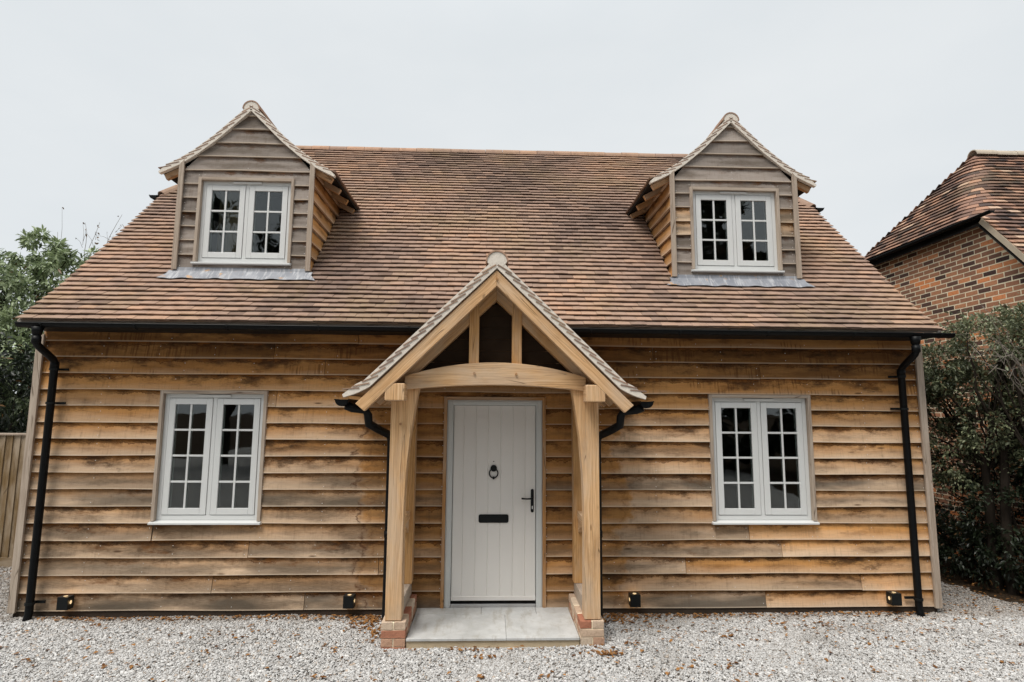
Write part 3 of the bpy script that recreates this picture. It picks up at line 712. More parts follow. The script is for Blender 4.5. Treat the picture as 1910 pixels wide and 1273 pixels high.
# ---- casement windows
def window(x0, x1, z0, z1, yf, rows, blind=False, trimmat='trim'):
    ya, yb = yf+.036, yf+.098
    mb = MB(); c = (.5, .5, .5); fw = .043; fb = .05; xm = (x0+x1)/2; mw = .020
    mb.box(x0, x0+fw, ya, yb, z0, z1, c); mb.box(x1-fw, x1, ya, yb, z0, z1, c)
    mb.box(x0+fw, x1-fw, ya, yb, z1-fw, z1, c); mb.box(x0+fw, x1-fw, ya, yb, z0, z0+fb, c)
    mb.box(xm-mw, xm+mw, ya+.001, yb, z0+fb, z1-fw, c)
    W = P_(mb.build('window', M['frame'], None, bevel=.003))
    # dark rebate behind the sash gaps
    mb = MB(); r = .012
    for a, b in ((x0+fw, xm-mw), (xm+mw, x1-fw)):
        for q in ((a, a+r, z0+fb, z1-fw), (b-r, b, z0+fb, z1-fw), (a+r, b-r, z0+fb, z0+fb+r), (a+r, b-r, z1-fw-r, z1-fw)):
            mb.box(q[0], q[1], yb-.03, yb-.004, q[2], q[3], c)
    sub(mb, 'seal', M['dark'], W)
    gap = .0042; st = .064
    for i, (a, b) in enumerate(((x0+fw+gap, xm-mw-gap), (xm+mw+gap, x1-fw-gap))):
        mb = MB(); c0, c1 = z0+fb+gap, z1-fw-gap; y0, y1 = ya-.006, ya+.030
        mb.box(a, a+st, y0, y1, c0, c1, c); mb.box(b-st, b, y0, y1, c0, c1, c)
        mb.box(a+st, b-st, y0, y1, c1-st, c1, c); mb.box(a+st, b-st, y0, y1, c0, c0+st+.004, c)
        sub(mb, 'sash', M['frame'], W, bevel=.004)
        ga, gb, g0, g1 = a+st, b-st, c0+st+.004, c1-st
        mb = MB(); gy = y0+.020
        for (u0, u1) in ((y0+.008, gy-.003), (gy+.003+.016, gy+.036)):
            bw = .0105 if u0 < gy else .008
            mm = (ga+gb)/2; mb.box(mm-bw, mm+bw, u0, u1, g0, g1, c)
            for r_ in range(1, rows):
                z = g0+(g1-g0)*r_/rows
                mb.box(ga, mm-bw, u0+.0005, u1, z-bw, z+bw, c); mb.box(mm+bw, gb, u0+.0005, u1, z-bw, z+bw, c)
        # inner edge of the glazing unit
        mb.box(ga-.001, ga+.006, gy+.019, gy+.034, g0, g1, c); mb.box(gb-.006, gb+.001, gy+.019, gy+.034, g0, g1, c)
        sub(mb, 'glazing_bar', M['frame'], W, bevel=.002)
        mb = MB(); mb.box(ga-.004, gb+.004, gy-.002, gy+.002, g0-.004, g1+.004, c)
        sub(mb, 'pane', M['glass'], W)
        if blind and i == 0:
            mb = MB(); n = 14
            for k in range(n):
                xa = ga-.03+(gb-ga+.05)*k/n; xb = ga-.03+(gb-ga+.05)*(k+1)/n; dy = .02*math.sin(k*2.1); dy2 = .02*math.sin((k+1)*2.1)
                mb.face([(xa, yf+.30+dy, z0), (xb, yf+.30+dy2, z0), (xb, yf+.30+dy2, z1), (xa, yf+.30+dy, z1)], c)
            cu_ = sub(mb, 'curtain', M['curtain'], W)
            md = cu_.modifiers.new('s', 'SOLIDIFY'); md.thickness = .004
    mb = MB(); mb.prism([(yf-.036, z0-.036), (yf+.030, z0-.042), (yf+.10, z0-.042), (yf+.10, z0-.002), (yf+.034, z0-.002), (yf-.036, z0-.016)], x0-.046, x1+.046, c, axis='x')
    sub(mb, 'sill', M['frame'], W, bevel=.003)
    mb = MB(); mb.box(xm-.17, xm+.17, ya-.022, ya-.001, z1-.030, z1-.006, c); sub(mb, 'trickle_vent', M['frame'], W, bevel=.005)
    mb = MB(); t = .036
    mb.box(x0-t, x0-.001, yf-.012, yb, z0-.004, z1+t, L=(0, 0, 1)); mb.box(x1+.001, x1+t, yf-.012, yb, z0-.004, z1+t, L=(0, 0, 1))
    mb.box(x0-.001, x1+.001, yf-.012, yb, z1+.001, z1+t, L=(1, 0, 0))
    sub(mb, 'window_surround', M[trimmat], W, bevel=.002)
    return W
for (x0, x1, z0, z1) in WINS: window(x0, x1, z0, z1, 0, 4)
for i, (a, b) in enumerate(((-3.506, -2.4547), (2.3936, 3.4287))): window(a, b, 3.863, 4.853, DYF, 3, blind=(i == 0))

# ---- door
def door():
    x0, x1, z0, z1 = DOOR; c = (.5, .5, .5); fw = .066
    mb = MB(); ya, yb = .012, .085
    mb.box(x0, x0+fw, ya, yb, z0, z1, c); mb.box(x1-fw, x1, ya, yb, z0, z1, c); mb.box(x0+fw, x1-fw, ya, yb, z1-.055, z1, c)
    mb.box(x0+.012, x0+fw-.012, ya-.006, ya+.001, z0, z1-.012, c); mb.box(x1-fw+.012, x1-.012, ya-.006, ya+.001, z0, z1-.012, c)
    mb.box(x0+fw-.012, x1-fw+.012, ya-.006, ya+.001, z1-.043, z1-.012, c)
    D = P_(mb.build('door', M['doorframe'], None, bevel=.003))
    mb = MB(); a, b = x0+fw+.004, x1-fw-.004; c0, c1 = z0+.062, z1-.059
    ed = [a]+[-.335, -.200, -.068, .067, .201, .334]+[b]; y = .036
    for p, q in zip(ed, ed[1:]):
        v = .006
        mb.prism([(p, y+.045), (p, y+.006), (p+v, y), (q-v, y), (q, y+.006), (q, y+.045)], c0, c1, c, L=(0, 0, 1), axis='z')
    sub(mb, 'door_leaf', M['door'], D)
    mb = MB(); mb.box(a, b, .012, .080, z0+.002, z0+.034, c); sub(mb, 'threshold', M['steel'], D, bevel=.003)
    mb = MB(); mb.box(a-.003, b+.003, .060, .095, z0+.036, z1-.056, c); sub(mb, 'door_seal', M['dark'], D)
    mb = MB(); mb.box(a, b, y-.012, y+.001, c0, c0+.045, c); sub(mb, 'weather_bar', M['door'], D, bevel=.005)
    # ring knocker
    mb = MB(); kx, kz = -.007, 1.535
    def disc(cx, cz, r, y0, y1, n=24): mb.prism([(cx+r*math.cos(t), cz+r*math.sin(t)) for t in [2*math.pi*i/n for i in range(n)]], y0, y1, c)
    disc(kx, kz, .035, y-.014, y); disc(kx, kz, .022, y-.028, y-.014)
    mb.tube([(kx+.046*math.cos(t), y-.020, kz-.052+.048*math.sin(t)) for t in [math.pi/2+2*math.pi*i/28 for i in range(29)]], .0068, 8)
    disc(kx, kz-.101, .014, y-.030, y-.001, 14); disc(kx, kz+.072, .006, y-.004, y+.001, 10)
    sub(mb, 'door_knocker', M['iron'], D, smooth=False)
    mb = MB()   # letter plate with rounded ends and hinged flap
    def rr(x0_, x1_, z0_, z1_, r, n=5):
        pts = []
        for cx, cz, a0 in ((x1_-r, z1_-r, 0), (x0_+r, z1_-r, 90), (x0_+r, z0_+r, 180), (x1_-r, z0_+r, 270)):
            for i in range(n+1): t = math.radians(a0+90*i/n); pts.append((cx+r*math.cos(t), cz+r*math.sin(t)))
        return pts
    mb.prism(rr(-.163, .157, .965, 1.052, .020), y-.009, y, c); mb.prism(rr(-.148, .142, .973, 1.034, .008), y-.016, y-.009, c)
    mb.tube([(-.150, y-.012, 1.040), (.144, y-.012, 1.040)], .006, 8)
    sub(mb, 'letter_plate', M['iron'], D, bevel=.003)
    mb = MB(); hx = .410
    mb.prism(rr(hx-.0165, hx+.0165, 1.072, 1.318, .0160), y-.010, y, c)
    mb.tube([(hx, y-.01, 1.222), (hx, y-.045, 1.222), (hx-.012, y-.052, 1.222), (hx-.06, y-.054, 1.220), (hx-.118, y-.052, 1.224)], [.012, .010, .0095, .0085, .010], 10)
    sub(mb, 'door_handle', M['iron'], D, bevel=.002)
    mb = MB(); mb.prism(rr(hx-.006, hx+.006, 1.108, 1.142, .0058), y-.0125, y-.0095, c); sub(mb, 'lock', M['steel'], D)
    mb = MB(); t = .036
    mb.box(x0-t, x0-.001, -.012, .084, z0+.0, z1+t, L=(0, 0, 1)); mb.box(x1+.001, x1+t, -.012, .084, z0+.0, z1+t, L=(0, 0, 1)); mb.box(x0-.001, x1+.001, -.012, .084, z1+.001, z1+t, L=(1, 0, 0))
    sub(mb, 'door_surround', M['trimwarm'], D, bevel=.002)
door()

# ---- main roof
def xl_at(z): return VL+max(0, (z-ZH)/HT)
def xr_at(z): return VR-max(0, (z-ZH)/HT)
def main_rng(k):
    y, z = roofp(k*G+.03)
    segs = [(xl_at(z), xr_at(z))]
    for (a, b) in DORM:
        if y > DYF+.02 and z < DZE+.35:
            nx = []
            for p, q in segs:
                if q <= a or p >= b: nx.append((p, q)); continue
                nx += [(p, a+.01), (b-.01, q)]
            segs = nx
    return segs
def tone_main(k, x):
    n = .5+.16*math.sin(x*1.3+k*.11)+.10*math.sin(x*3.1-k*.23)
    t = n+R.gauss(0, .10)
    if x > 2.0 and k < 30: t += .06
    return (min(1, max(0, t)), R.random()*(1.0 if R.random() < .12 else .7), R.random())
def main_roof():
    mb = MB(); Pf = lambda s: (0, *roofp(s))
    tiles(mb, Pf, (1, 0, 0), NC, main_rng, tone=tone_main)
    deck(mb, Pf, (1, 0, 0), NC, main_rng)
    # double course at the eaves
    tiles(mb, lambda s: (0.05, YE+.012+s*math.cos(T0), ZE-.016+s*math.sin(T0)), (1, 0, 0), 1, lambda k: [(VL, VR)], tone=tone_main, tl=.09)
    # half hips
    for sx, ve in ((-1, VL), (1, VR)):
        ha = math.atan(HT); zr = lambda s: ZH+s*math.sin(ha)
        Ph = lambda s: (ve-sx*s*math.cos(ha)+sx*.05*(1-min(1, s/.2)), 0, zr(s)-.01)
        def rh(k): z = zr(k*G); y0 = yroof(z); return [(y0, 2*YRG-y0)]
        nh = int((ZRG-ZH)/math.sin(ha)/G)
        tiles(mb, Ph, (0, 1, 0), nh, rh, tone=tone_main); deck(mb, Ph, (0, 1, 0), nh, rh)
    # rear slope
    Pb = lambda s: (0, 2*YRG-roofp(s)[0], roofp(s)[1])
    rb = lambda k: [(xl_at(roofp(k*G)[1]), xr_at(roofp(k*G)[1]))]
    tiles(mb, Pb, (1, 0, 0), NC, rb, w_=.33, tone=tone_main); deck(mb, Pb, (1, 0, 0), NC, rb)
    rf = part(mb, 'roof', [M['tile'], M['trim']])
    mb = MB(); xa, xb = xl_at(ZRG)+.05, xr_at(ZRG)-.05; ridge_tiles(mb, (xa, YRG, ZRG-.065), (xb, YRG, ZRG-.065), .105, .305)
    for ve, sx in ((VL, 1), (VR, -1)):
        for yy in (yroof(ZH), 2*YRG-yroof(ZH)):
            ridge_tiles(mb, (ve, yy, ZH-.05), (xa if sx > 0 else xb, YRG, ZRG-.06), .10, .3)
    mb.build('ridge_tiles', M['tile'], rf)
    # mortar verge under the edge tiles
    for xe, sx in ((VL, 1), (VR, -1)):
        mb = MB()
        for s0 in (0, .7):
            s1 = .7 if s0 == 0 else 3.2; a = roofp(s0); b = roofp(s1)
            mb.beam((xe+sx*.03, a[0], a[1]-.012), (xe+sx*.03, b[0], b[1]-.012), .03, .03, up=(0, -1, 1))
        mb.build('verge', M['mortar'], rf)
main_roof()

# ---- gutters, fascia, downpipes
def half_gutter(mb, p0, p1, r, closed=True):
    p0 = V(p0); p1 = V(p1); L_ = (p1-p0).normalized(); sd_ = L_.cross(V((0, 0, 1))).normalized(); n = 12; c = (.5, .5, .5)
    ang = [math.pi+math.pi*i/n for i in range(n+1)]
    for rr, fl in ((r, 0), (r-.005, 1)):
        A = [p0+sd_*math.cos(t)*rr+V((0, 0, 1))*math.sin(t)*rr for t in ang]; B = [p1+sd_*math.cos(t)*rr+V((0, 0, 1))*math.sin(t)*rr for t in ang]
        for i in range(n):
            f = [A[i], B[i], B[i+1], A[i+1]]; mb.face(f[::-1] if fl else f, c)
    for p, fl in ((p0, 0), (p1, 1)):
        A = [p+sd_*math.cos(t)*r+V((0, 0, 1))*math.sin(t)*r for t in ang]; mb.face(A if fl else A[::-1], c)
    for s_ in (-1, 1): mb.tube([p0+sd_*s_*r, p1+sd_*s_*r], .006, 6, c)
def drainage():
    mb = MB(); mb.box(VL+.02, -.70, -.318, -.292, 2.966, ZE-.02, (.5, .5, .5)); mb.box(.70, VR-.02, -.318, -.292, 2.966, ZE-.02, (.5, .5, .5))
    mb.box(VL+.02, -.70, -.290, .03, 2.966, 2.980, (.5, .5, .5)); mb.box(.70, VR-.02, -.290, .03, 2.966, 2.980, (.5, .5, .5))
    part(mb, 'fascia', M['iron'])
    for x0, x1 in ((VL+.03, -.74), (.74, VR+.10)):
        mb = MB(); half_gutter(mb, (x0, -.372, 2.999), (x1, -.372, 2.994), .044)
        n = int((x1-x0)/.85)
        g_ = part(mb, 'gutter', M['black'])
        for i in range(n+1):
            mb = MB(); x = x0+.25+(x1-x0-.4)*i/max(1, n); mb.tube([(x, -.372+.047*math.cos(t), 2.996+.047*math.sin(t)) for t in [math.pi*(1+j/8) for j in range(9)]], .005, 6); mb.box(x-.012, x+.012, -.424, -.410, 2.986, 3.000)
            mb.build('gutter_bracket', M['iron'], g_)
    def pipe(xo, xw, zt, name='downpipe', yw=-.075, top=(-.385, 2.93), zc=()):
        mb = MB(); r = .036
        y0, z0 = top
        mb.tube([(xo, y0, z0), (xo, y0, zt+.0), (xo+(xw-xo)*.12, y0+(yw-y0)*.12, zt-.03), (xo+(xw-xo)*.88, y0+(yw-y0)*.88, zt-.14), (xw, yw, zt-.18), (xw, yw, GZ+.07), (xw, yw-.012, GZ+.03), (xw, yw-.03, GZ-.02)], r, 14)
        for z in (zt-.20, zt+.03): mb.tube([(xw if z < zt else xo, yw if z < zt else y0, z-.035), (xw if z < zt else xo, yw if z < zt else y0, z+.035)], r+.006, 14)
        mb.tube([(xo, y0, z0+.03), (xo, y0, z0-.05)], [.055, r+.006], 14)
        p = part(mb, name, M['black'], smooth=False)
        sgn = 1 if xw < 0 else -1
        for z in zc:
            mb = MB(); mb.tube([(xw, yw, z-.012), (xw, yw, z+.012)], r+.009, 14); mb.box(min(xw, xw+sgn*.11), max(xw, xw+sgn*.11), -.03, -.012, z-.012, z+.012); mb.box(xw-.02, xw+.02, yw, -.01, z-.01, z+.01)
            mb.build('pipe_clip', M['iron'], p)
        for pl in p.data.polygons: pl.use_smooth = len(pl.vertices) == 4
    pipe(-4.62, -4.645, 2.80, zc=(2.555, 2.20, .20)); pipe(4.455, 4.500, 2.80, zc=(2.555, 2.20, .20))
    for sx, ve in ((-1, VL), (1, VR)):
        mb = MB(); half_gutter(mb, (ve+sx*.12, yroof(ZH)-.04, ZH-.02), (ve+sx*.12, 2*YRG-yroof(ZH)+.1, ZH-.02), .055); part(mb, 'gutter', M['black'])
drainage()

# ---- dormers
def dprof(s):
    """point at distance s up the dormer slope from its eave: (x offset, z offset)"""
    d = 0
    for (a, b), (c, e) in zip(DPROF, DPROF[1:]):
        l = math.hypot(c-a, e-b)
        if s <= d+l or (c, e) == DPROF[-1]:
            t = (s-d)/l; return a+(c-a)*t, b+(e-b)*t
        d += l
DLEN = sum(math.hypot(c-a, e-b) for (a, b), (c, e) in zip(DPROF, DPROF[1:]))
def dx_at(dz):
    for (a, b), (c, e) in zip(DPROF, DPROF[1:]):
        if b <= dz <= e: return a+(c-a)*(dz-b)/(e-b)
    return DPROF[0][0] if dz < DPROF[0][1] else 0
def sawtooth_verge(mb, prof, xc, za, sx, y0, y1, th):
    n = 14; L_ = sum(math.hypot(c-a, e-b) for (a, b), (c, e) in zip(prof, prof[1:]))
    pts = []
    def at(s):
        d = 0
        for (a, b), (c, e) in zip(prof, prof[1:]):
            l = math.hypot(c-a, e-b)
            if s <= d+l+1e-6: t = (s-d)/l; return a+(c-a)*t, b+(e-b)*t, (e-b)/l, (a-c)/l
            d += l
        (a, b), (c, e) = prof[-2:]; l = math.hypot(c-a, e-b); return c, e, (e-b)/l, (a-c)/l
    N_ = max(12, int(L_/.05)); lo = []; hi = []
    for i in range(N_+1):
        x, z, nx, nz_ = at(L_*i/N_); t_ = th*min(1, .35+i*.25)
        lo.append((xc+sx*x, za+z)); hi.append((xc+sx*(x+nx*t_), za+z+nz_*t_))
    for i in range(N_):
        mb.prism([lo[i], lo[i+1], hi[i+1], hi[i]], y0, y1, (.5, .5, .5))
def dormer(x0, x1):
    xc = (x0+x1)/2; mb = MB(); nails = []
    wi = (-3.506, -2.4547, 3.863, 4.853) if xc < 0 else (2.3936, 3.4287, 3.863, 4.853)
    holes = [(wi[0]-.01, wi[1]+.01, wi[2]-.03, wi[3]+.015)]
    for k in range(12):
        z0 = DZB+k*EX
        if z0 > DZA-.03: break
        tone = (R.random(), 1.5-(.7 if 1 < k < 5 and R.random() < .4 else 0), R.uniform(.0, .35))
        zt = min(z0+EX+.025, DZA-.006)
        if z0+EX < 5.0:
            for (l0, l1, c, d) in cut(x0+.05, x1-.05, z0, zt, holes):
                tn = (R.random(), tone[1], tone[2])
                board(mb, (0, DYF, 0), (1, 0, 0), (0, -1, 0), l0, l1, c, d, EX, tn, zoff=c-z0, nails=nails)
        else:
            hb = min((x1-x0)/2-.05, dx_at(z0-DZA)+.004); ht = min(dx_at(zt-DZA), (x1-x0)/2-.05)
            board(mb, (0, DYF, 0), (1, 0, 0), (0, -1, 0), xc-hb, xc+hb, z0, zt, EX, tone, xc-ht, xc+ht, nails=nails)
    # cheeks
    for sx, xx in ((-1, x0+.004), (1, x1-.004)):
        for k in range(8):
            z0 = DZB+k*EX; zt = z0+EX+.025
            if z0 > 4.98: break
            zt = min(zt, 5.06)
            board(mb, (xx, 0, 0), (0, 1, 0), (sx, 0, 0), DYF+.02, max(DYF+.05, yroof(z0)+.02), z0, zt, EX, (R.random(), -.15+R.uniform(-.2, .2), .6), t1=yroof(zt)+.03)
    D = P_(mb.build('dormer', M['board'], None)); nail_mesh(nails, D)
    mb = MB(); c = (.5, .5, .5)     # stud walls behind the boards
    mb.box(x0+.03, wi[0]-.002, DYF+.036, DYF+.12, DZB-.05, 4.99, c); mb.box(wi[1]+.002, x1-.03, DYF+.036, DYF+.12, DZB-.05, 4.99, c)
    mb.box(wi[0], wi[1], DYF+.036, DYF+.12, DZB-.05, wi[2]-.05, c); mb.box(wi[0], wi[1], DYF+.036, DYF+.12, wi[3]+.04, 4.99, c)
    mb.prism([(x0+.05, 4.992), (x1-.05, 4.992), (xc+dx_at(5.10-DZA)-.04, 5.10), (xc, DZA-.06), (xc-dx_at(5.10-DZA)+.04, 5.10)], DYF+.036, DYF+.12, c)
    for a, b in ((x0+.03, x0+.09), (x1-.09, x1-.03)):
        mb.prism([(DYF+.121, zroof(DYF+.12)), (yroof(5.0), 5.0), (DYF+.121, 5.0)], a, b, c, axis='x')
    mb.build('wall', M['plaster'], D)
    mb = MB()
    for a, b in ((x0, x0+.058), (x1-.058, x1)):
        mb = MB(); e = a if a == x0 else b
        zt = DZA+[z for x, z in [(abs(e-xc), None)]][0] if False else DZA-.70
        zi = DZA-.635
        mb.prism([(a, DZB-.01), (b, DZB-.01), (b, zt if a == x0 and False else (zi if a == x0 else zt)), (a, zt if a == x0 else zi)], DYF-.030, DYF-.006, L=(0, 0, 1))
        mb.build('corner_board', M['trim'], D, bevel=.002)
    # roof slopes
    mb = MB()
    for sx in (-1, 1):
        Pf = lambda s: (xc+sx*dprof(s)[0], 0, DZA+dprof(s)[1]+.036)
        n = int(DLEN/G)
        def rg_(k): z = DZA+dprof(k*G)[1]; return [(DYO-.006, yroof(z)+.10)]
        tiles(mb, Pf, (0, 1, 0), n, rg_, tone=lambda k, x: (min(1, max(0, R.gauss(.5, .14))), R.random()*.8, 0), h0=.014)
        deck(mb, Pf, (0, 1, 0), n, lambda k: [(DYO+.03, yroof(DZA+dprof(k*G)[1])+.05)], th=.02)
    rf = mb.build('dormer_roof', [M['tile'], M['dark']], D)  # eaves shade painted in: dark lining colours the deck underside
    mb = MB(); ridge_tiles(mb, (xc, DYO-.012, DZA+.022), (xc, yroof(DZA)+.1, DZA+.022), .104, .3)
    mb.build('ridge_tiles', M['tile'], D)
    mb = MB()
    for sx in (-1, 1): sawtooth_verge(mb, DPROF, xc, DZA, sx, DYO-.003, DYO+.05, .068)
    mb.prism([(xc+.090*math.cos(t), DZA+.022+.090*math.sin(t)) for t in [math.pi*i/12 for i in range(13)]], DYO-.004, DYO+.03, (.5, .5, .5))
    mb.build('verge', M['mortar'], D)
    for sx in (-1, 1):
        for y in (DYF+.06, DYF+.42, DYF+.78, DYF+1.14):
            if y > yroof(DZE)-.08: continue
            a = (xc+sx*.76, y, DZA-.715); b = (xc+sx*.985, y, DZA-.835); mb = MB(); mb.beam(a, b, .05, .07); mb.build('rafter_foot', M['trimwarm'], D, bevel=.003)
    # lead apron
    mb = MB(); n = 40; a, b = x0-.03, x1+.03
    def lp(x, t):
        f = 1 if x0+.0 < x < x1-.0 else .0
        y = DYF-.012-.118*t+.006*math.sin(x*19)*t; return V((x, y, zroof(y)+.062+.003*math.sin(x*31)+(1-t)*.0))
    for i in range(n):
        xa, xb = x0-.03+(x1-x0+.06)*i/n, x0-.03+(x1-x0+.06)*(i+1)/n
        mb.face([lp(xa, 1), lp(xb, 1), lp(xb, .02), lp(xa, .02)])
        if xa > x0 and xb < x1: mb.face([lp(xa, .02), lp(xb, .02), (xb, DYF-.004, DZB+.02), (xa, DYF-.004, DZB+.02)])
    for sgn, xe in ((-1, x0-.03), (1, x1+.03)):
        q = xe+sgn*.07; f = [lp(xe, 1), lp(q, 1), lp(xe, .45)]; mb.face(f if sgn > 0 else f[::-1])
    o = mb.build('lead_flashing', M['lead'], D); md = o.modifiers.new('s', 'SOLIDIFY'); md.thickness = .003
    return D
for a, b in DORM: dormer(a, b)

# ================================================================== PORCH
def porch():
    Y0 = -1.0; PA = 3.483; s45 = math.tan(math.radians(44.6))
    PPR = [(1.384, -1.222), (1.27, -1.186), (1.155, -1.128), (0, 0)]     # underside of verge, from eave tip to apex
    def pp(s):
        d = 0
        for (a, b), (c, e) in zip(PPR, PPR[1:]):
            l = math.hypot(c-a, e-b)
            if s <= d+l or (c, e) == PPR[-1]: t = (s-d)/l; return a+(c-a)*t, b+(e-b)*t
            d += l
    PL = sum(math.hypot(c-a, e-b) for (a, b), (c, e) in zip(PPR, PPR[1:]))
    # barge rafters and common rafters: the 'porch' mesh carries the sub-parts
    mb = MB()
    def rafter(sx, y0, y1, apz, foot=1.277, th=.150):
        # vertical thickness th, square-cut foot
        k = 1.0; zf = apz-(foot)*s45
        px = .083
        poly = [(0, apz), (sx*foot, zf), (sx*(foot-px), zf-.068), (0, apz-th)]
        mb.prism(poly, y0, y1, L=(sx*1, 0, -s45))
    P_A = PA-.006
    for sx in (-1, 1): rafter(sx, Y0+.012, Y0+.075, P_A-.012)
    for y in (-.66, -.40, -.14):
        for sx in (-1, 1): rafter(sx, y, y+.05, P_A-.03, 1.20, .11)
    PO = P_(mb.build('porch', M['beam'], None, bevel=.004)); 
    PO['label'] = 'gabled oak porch with tiled roof on brick plinths'
    B = lambda mb_, n, m_='beam', **k: mb_.build(n, M[m_] if isinstance(m_, str) else m_, PO, **k)
    # principal rafters of the truss, set back
    mb = MB()
    for sx in (-1, 1):
        a, d = 1.10, P_A-.09
        mb.prism([(0, d), (sx*a, d-a*s45), (sx*(a-.09), d-a*s45-.055), (0, d-.165)], -.79, -.66, L=(sx, 0, -s45))
    B(mb, 'principal_rafter', 'beamwarm', bevel=.004)
    # cambered tie beam
    mb = MB(); n = 20; top = []; bot = []
    for i in range(n+1):
        x = -.86+1.72*i/n; u = x/.86; top.append((x, 2.605-.135*u*u)); bot.append((x, 2.392-.052*u*u))
    mb.prism(bot+top[::-1], -.835, -.70, L=(1, 0, 0)); B(mb, 'tie_beam', bevel=.005)
    mb = MB(); zc_ = P_A-.20
    for i in range(6):
        za, zb = 2.50+i*.115, min(zc_, 2.50+(i+1)*.115-.003)
        if za > zc_-.02: break
        xa, xb = (zc_-za)/s45, max(.002, (zc_-zb)/s45); mb.prism([(-xa, za), (xa, za), (xb, zb), (-xb, zb)], -.690+.002*(i % 2), -.672, L=(1, 0, 0))
    B(mb, 'gable_infill', 'infill')
    # struts + pegs
    for x in (-.212, .200):
        mb = MB(); zt = P_A-.165-abs(x)*s45+.09
        mb.box(x-.047, x+.047, -.80, -.70, 2.58, zt, L=(0, 0, 1)); B(mb, 'strut', 'beamwarm', bevel=.003)
    for x, y, z in ((-.205, -.850, 2.50), (.193, -.850, 2.495), (0, Y0-.004, 3.38), (-.89, -.812, 2.02)):
        mb = MB(); mb.tube([(x, y, z), (x, y+.03, z)], .012, 8); B(mb, 'oak_peg', 'trimwarm')
    # eaves plates with projecting ends
    for sx in (-1, 1):
        mb = MB(); xc = sx*.925
        mb.box(xc-.090, xc+.090, -.985, -.02, 2.235, 2.393, L=(0, 1, 0)); B(mb, 'wall_plate', bevel=.009)
    # posts: front ones flare into the tie beam, back ones plain
    for sx in (-1, 1):
        mb = MB(); ins = [(.832, .262), (.836, .8), (.838, 1.20), (.828, 1.55), (.800, 1.90), (.760, 2.18), (.728, 2.36)]
        poly = [(sx*.980, .262), (sx*.985, 2.234)]+[(sx*.90, 2.234), (sx*.90, 2.36)]+[(sx*x, z) for x, z in ins[::-1]]
        mb.prism(poly, -.800, -.655, L=(0, 0, 1)); B(mb, 'post', bevel=.005)
        mb = MB(); mb.box(min(sx*.83, sx*.955), max(sx*.83, sx*.955), -.150, -.025, .395, 2.234, L=(0, 0, 1)); B(mb, 'post', 'beamwarm', bevel=.004)
        mb = MB(); mb.box(min(sx*.845, sx*.965), max(sx*.845, sx*.965), -.654, -.03, .262, .393, L=(0, 1, 0)); B(mb, 'sill_beam', 'trim', bevel=.004)
        mb = MB()
        mb.box(min(sx*.865, sx*.945), max(sx*.865, sx*.945), -.654, -.151, 1.04, 1.12, L=(0, 1, 0))
        n = 8
        arc = [(-.654, .90), (-.654, 1.039), (-.151, 1.039), (-.151, .90)]+[(-.151-.503*i/n, .90+.10*math.sin(math.pi*i/n)) for i in range(1, n)]
        mb.prism(arc, sx*.875, sx*.935, L=(0, 1, 0), axis='x'); B(mb, 'side_rail', bevel=.003)
    # brick plinths
    for sx in (-1, 1):
        mb = MB(); x0, x1 = sorted((sx*.7903, sx*1.008)); y0, y1 = -.818, -.006
        mb.box(x0+.006, x1-.006, y0+.006, y1, -.02, .252, (.5, .5, .5), mi=1)
        for c in range(4):
            z0 = .257-.0715*(c+1)+.004; z1 = z0+.0655
            if z1 < 0: continue
            def br(a, b, cc, d):
                tn = (R.uniform(.1, 1), R.random(), R.random())
                j = lambda: R.uniform(-.0035, .0035)
                vs = [(x+j(), y+j(), z+j()*.6) for z in (z0, z1) for y in (cc, d) for x in (a, b)]; mb.solid(vs, BF, tn)
            if c % 2 == 0:
                xm = (x0+x1)/2; y = y0
                while y < y1-.03:
                    ye = min(y+.215, y1)
                    br(x0, xm-.005, y, ye-.010); br(xm+.005, x1, y, ye-.010); y += .225
            else:
                y = y0
                while y < y1-.03: ye = min(y+.1025, y1); br(x0, x1, y, ye-.008); y += .1125
        mb.build('brick_plinth', [m_brick('porch_brick', True), M['bmortar']], PO, bevel=.004)
    # roof
    mb = MB()
    for sx in (-1, 1):
        Pf = lambda s: (sx*pp(s)[0], 0, PA+pp(s)[1]+.040); n = int(PL/G)
        def bk(z): return .0 if z < ZE-.05 else yroof(z)+.12
        def rg_(k): return [(Y0-.010, bk(PA+pp(k*G)[1]))]
        tiles(mb, Pf, (0, 1, 0), n, rg_, tone=lambda k, x: (min(1, max(0, R.gauss(.5, .14))), R.random()*.8, 0), h0=.014)
        deck(mb, Pf, (0, 1, 0), n, lambda k: [(Y0+.03, bk(PA+pp(k*G)[1])-.03)], th=.02)
    B(mb, 'porch_roof', [M['tile'], M['trimwarm']])
    mb = MB(); ridge_tiles(mb, (0, Y0-.016, PA+.060), (0, yroof(PA)+.15, PA+.060), .108, .3); B(mb, 'ridge_tiles', 'tile')
    mb = MB()
    for sx in (-1, 1): sawtooth_verge(mb, PPR, 0, PA, sx, Y0-.004, Y0+.06, .078)
    mb.prism([(.094*math.cos(t), PA+.060+.094*math.sin(t)) for t in [math.pi*i/14 for i in range(15)]]+[(-.05, PA+.01), (0, PA+.0), (.05, PA+.01)], Y0-.006, Y0+.03, (.5, .5, .5))
    B(mb, 'verge', 'mortar')
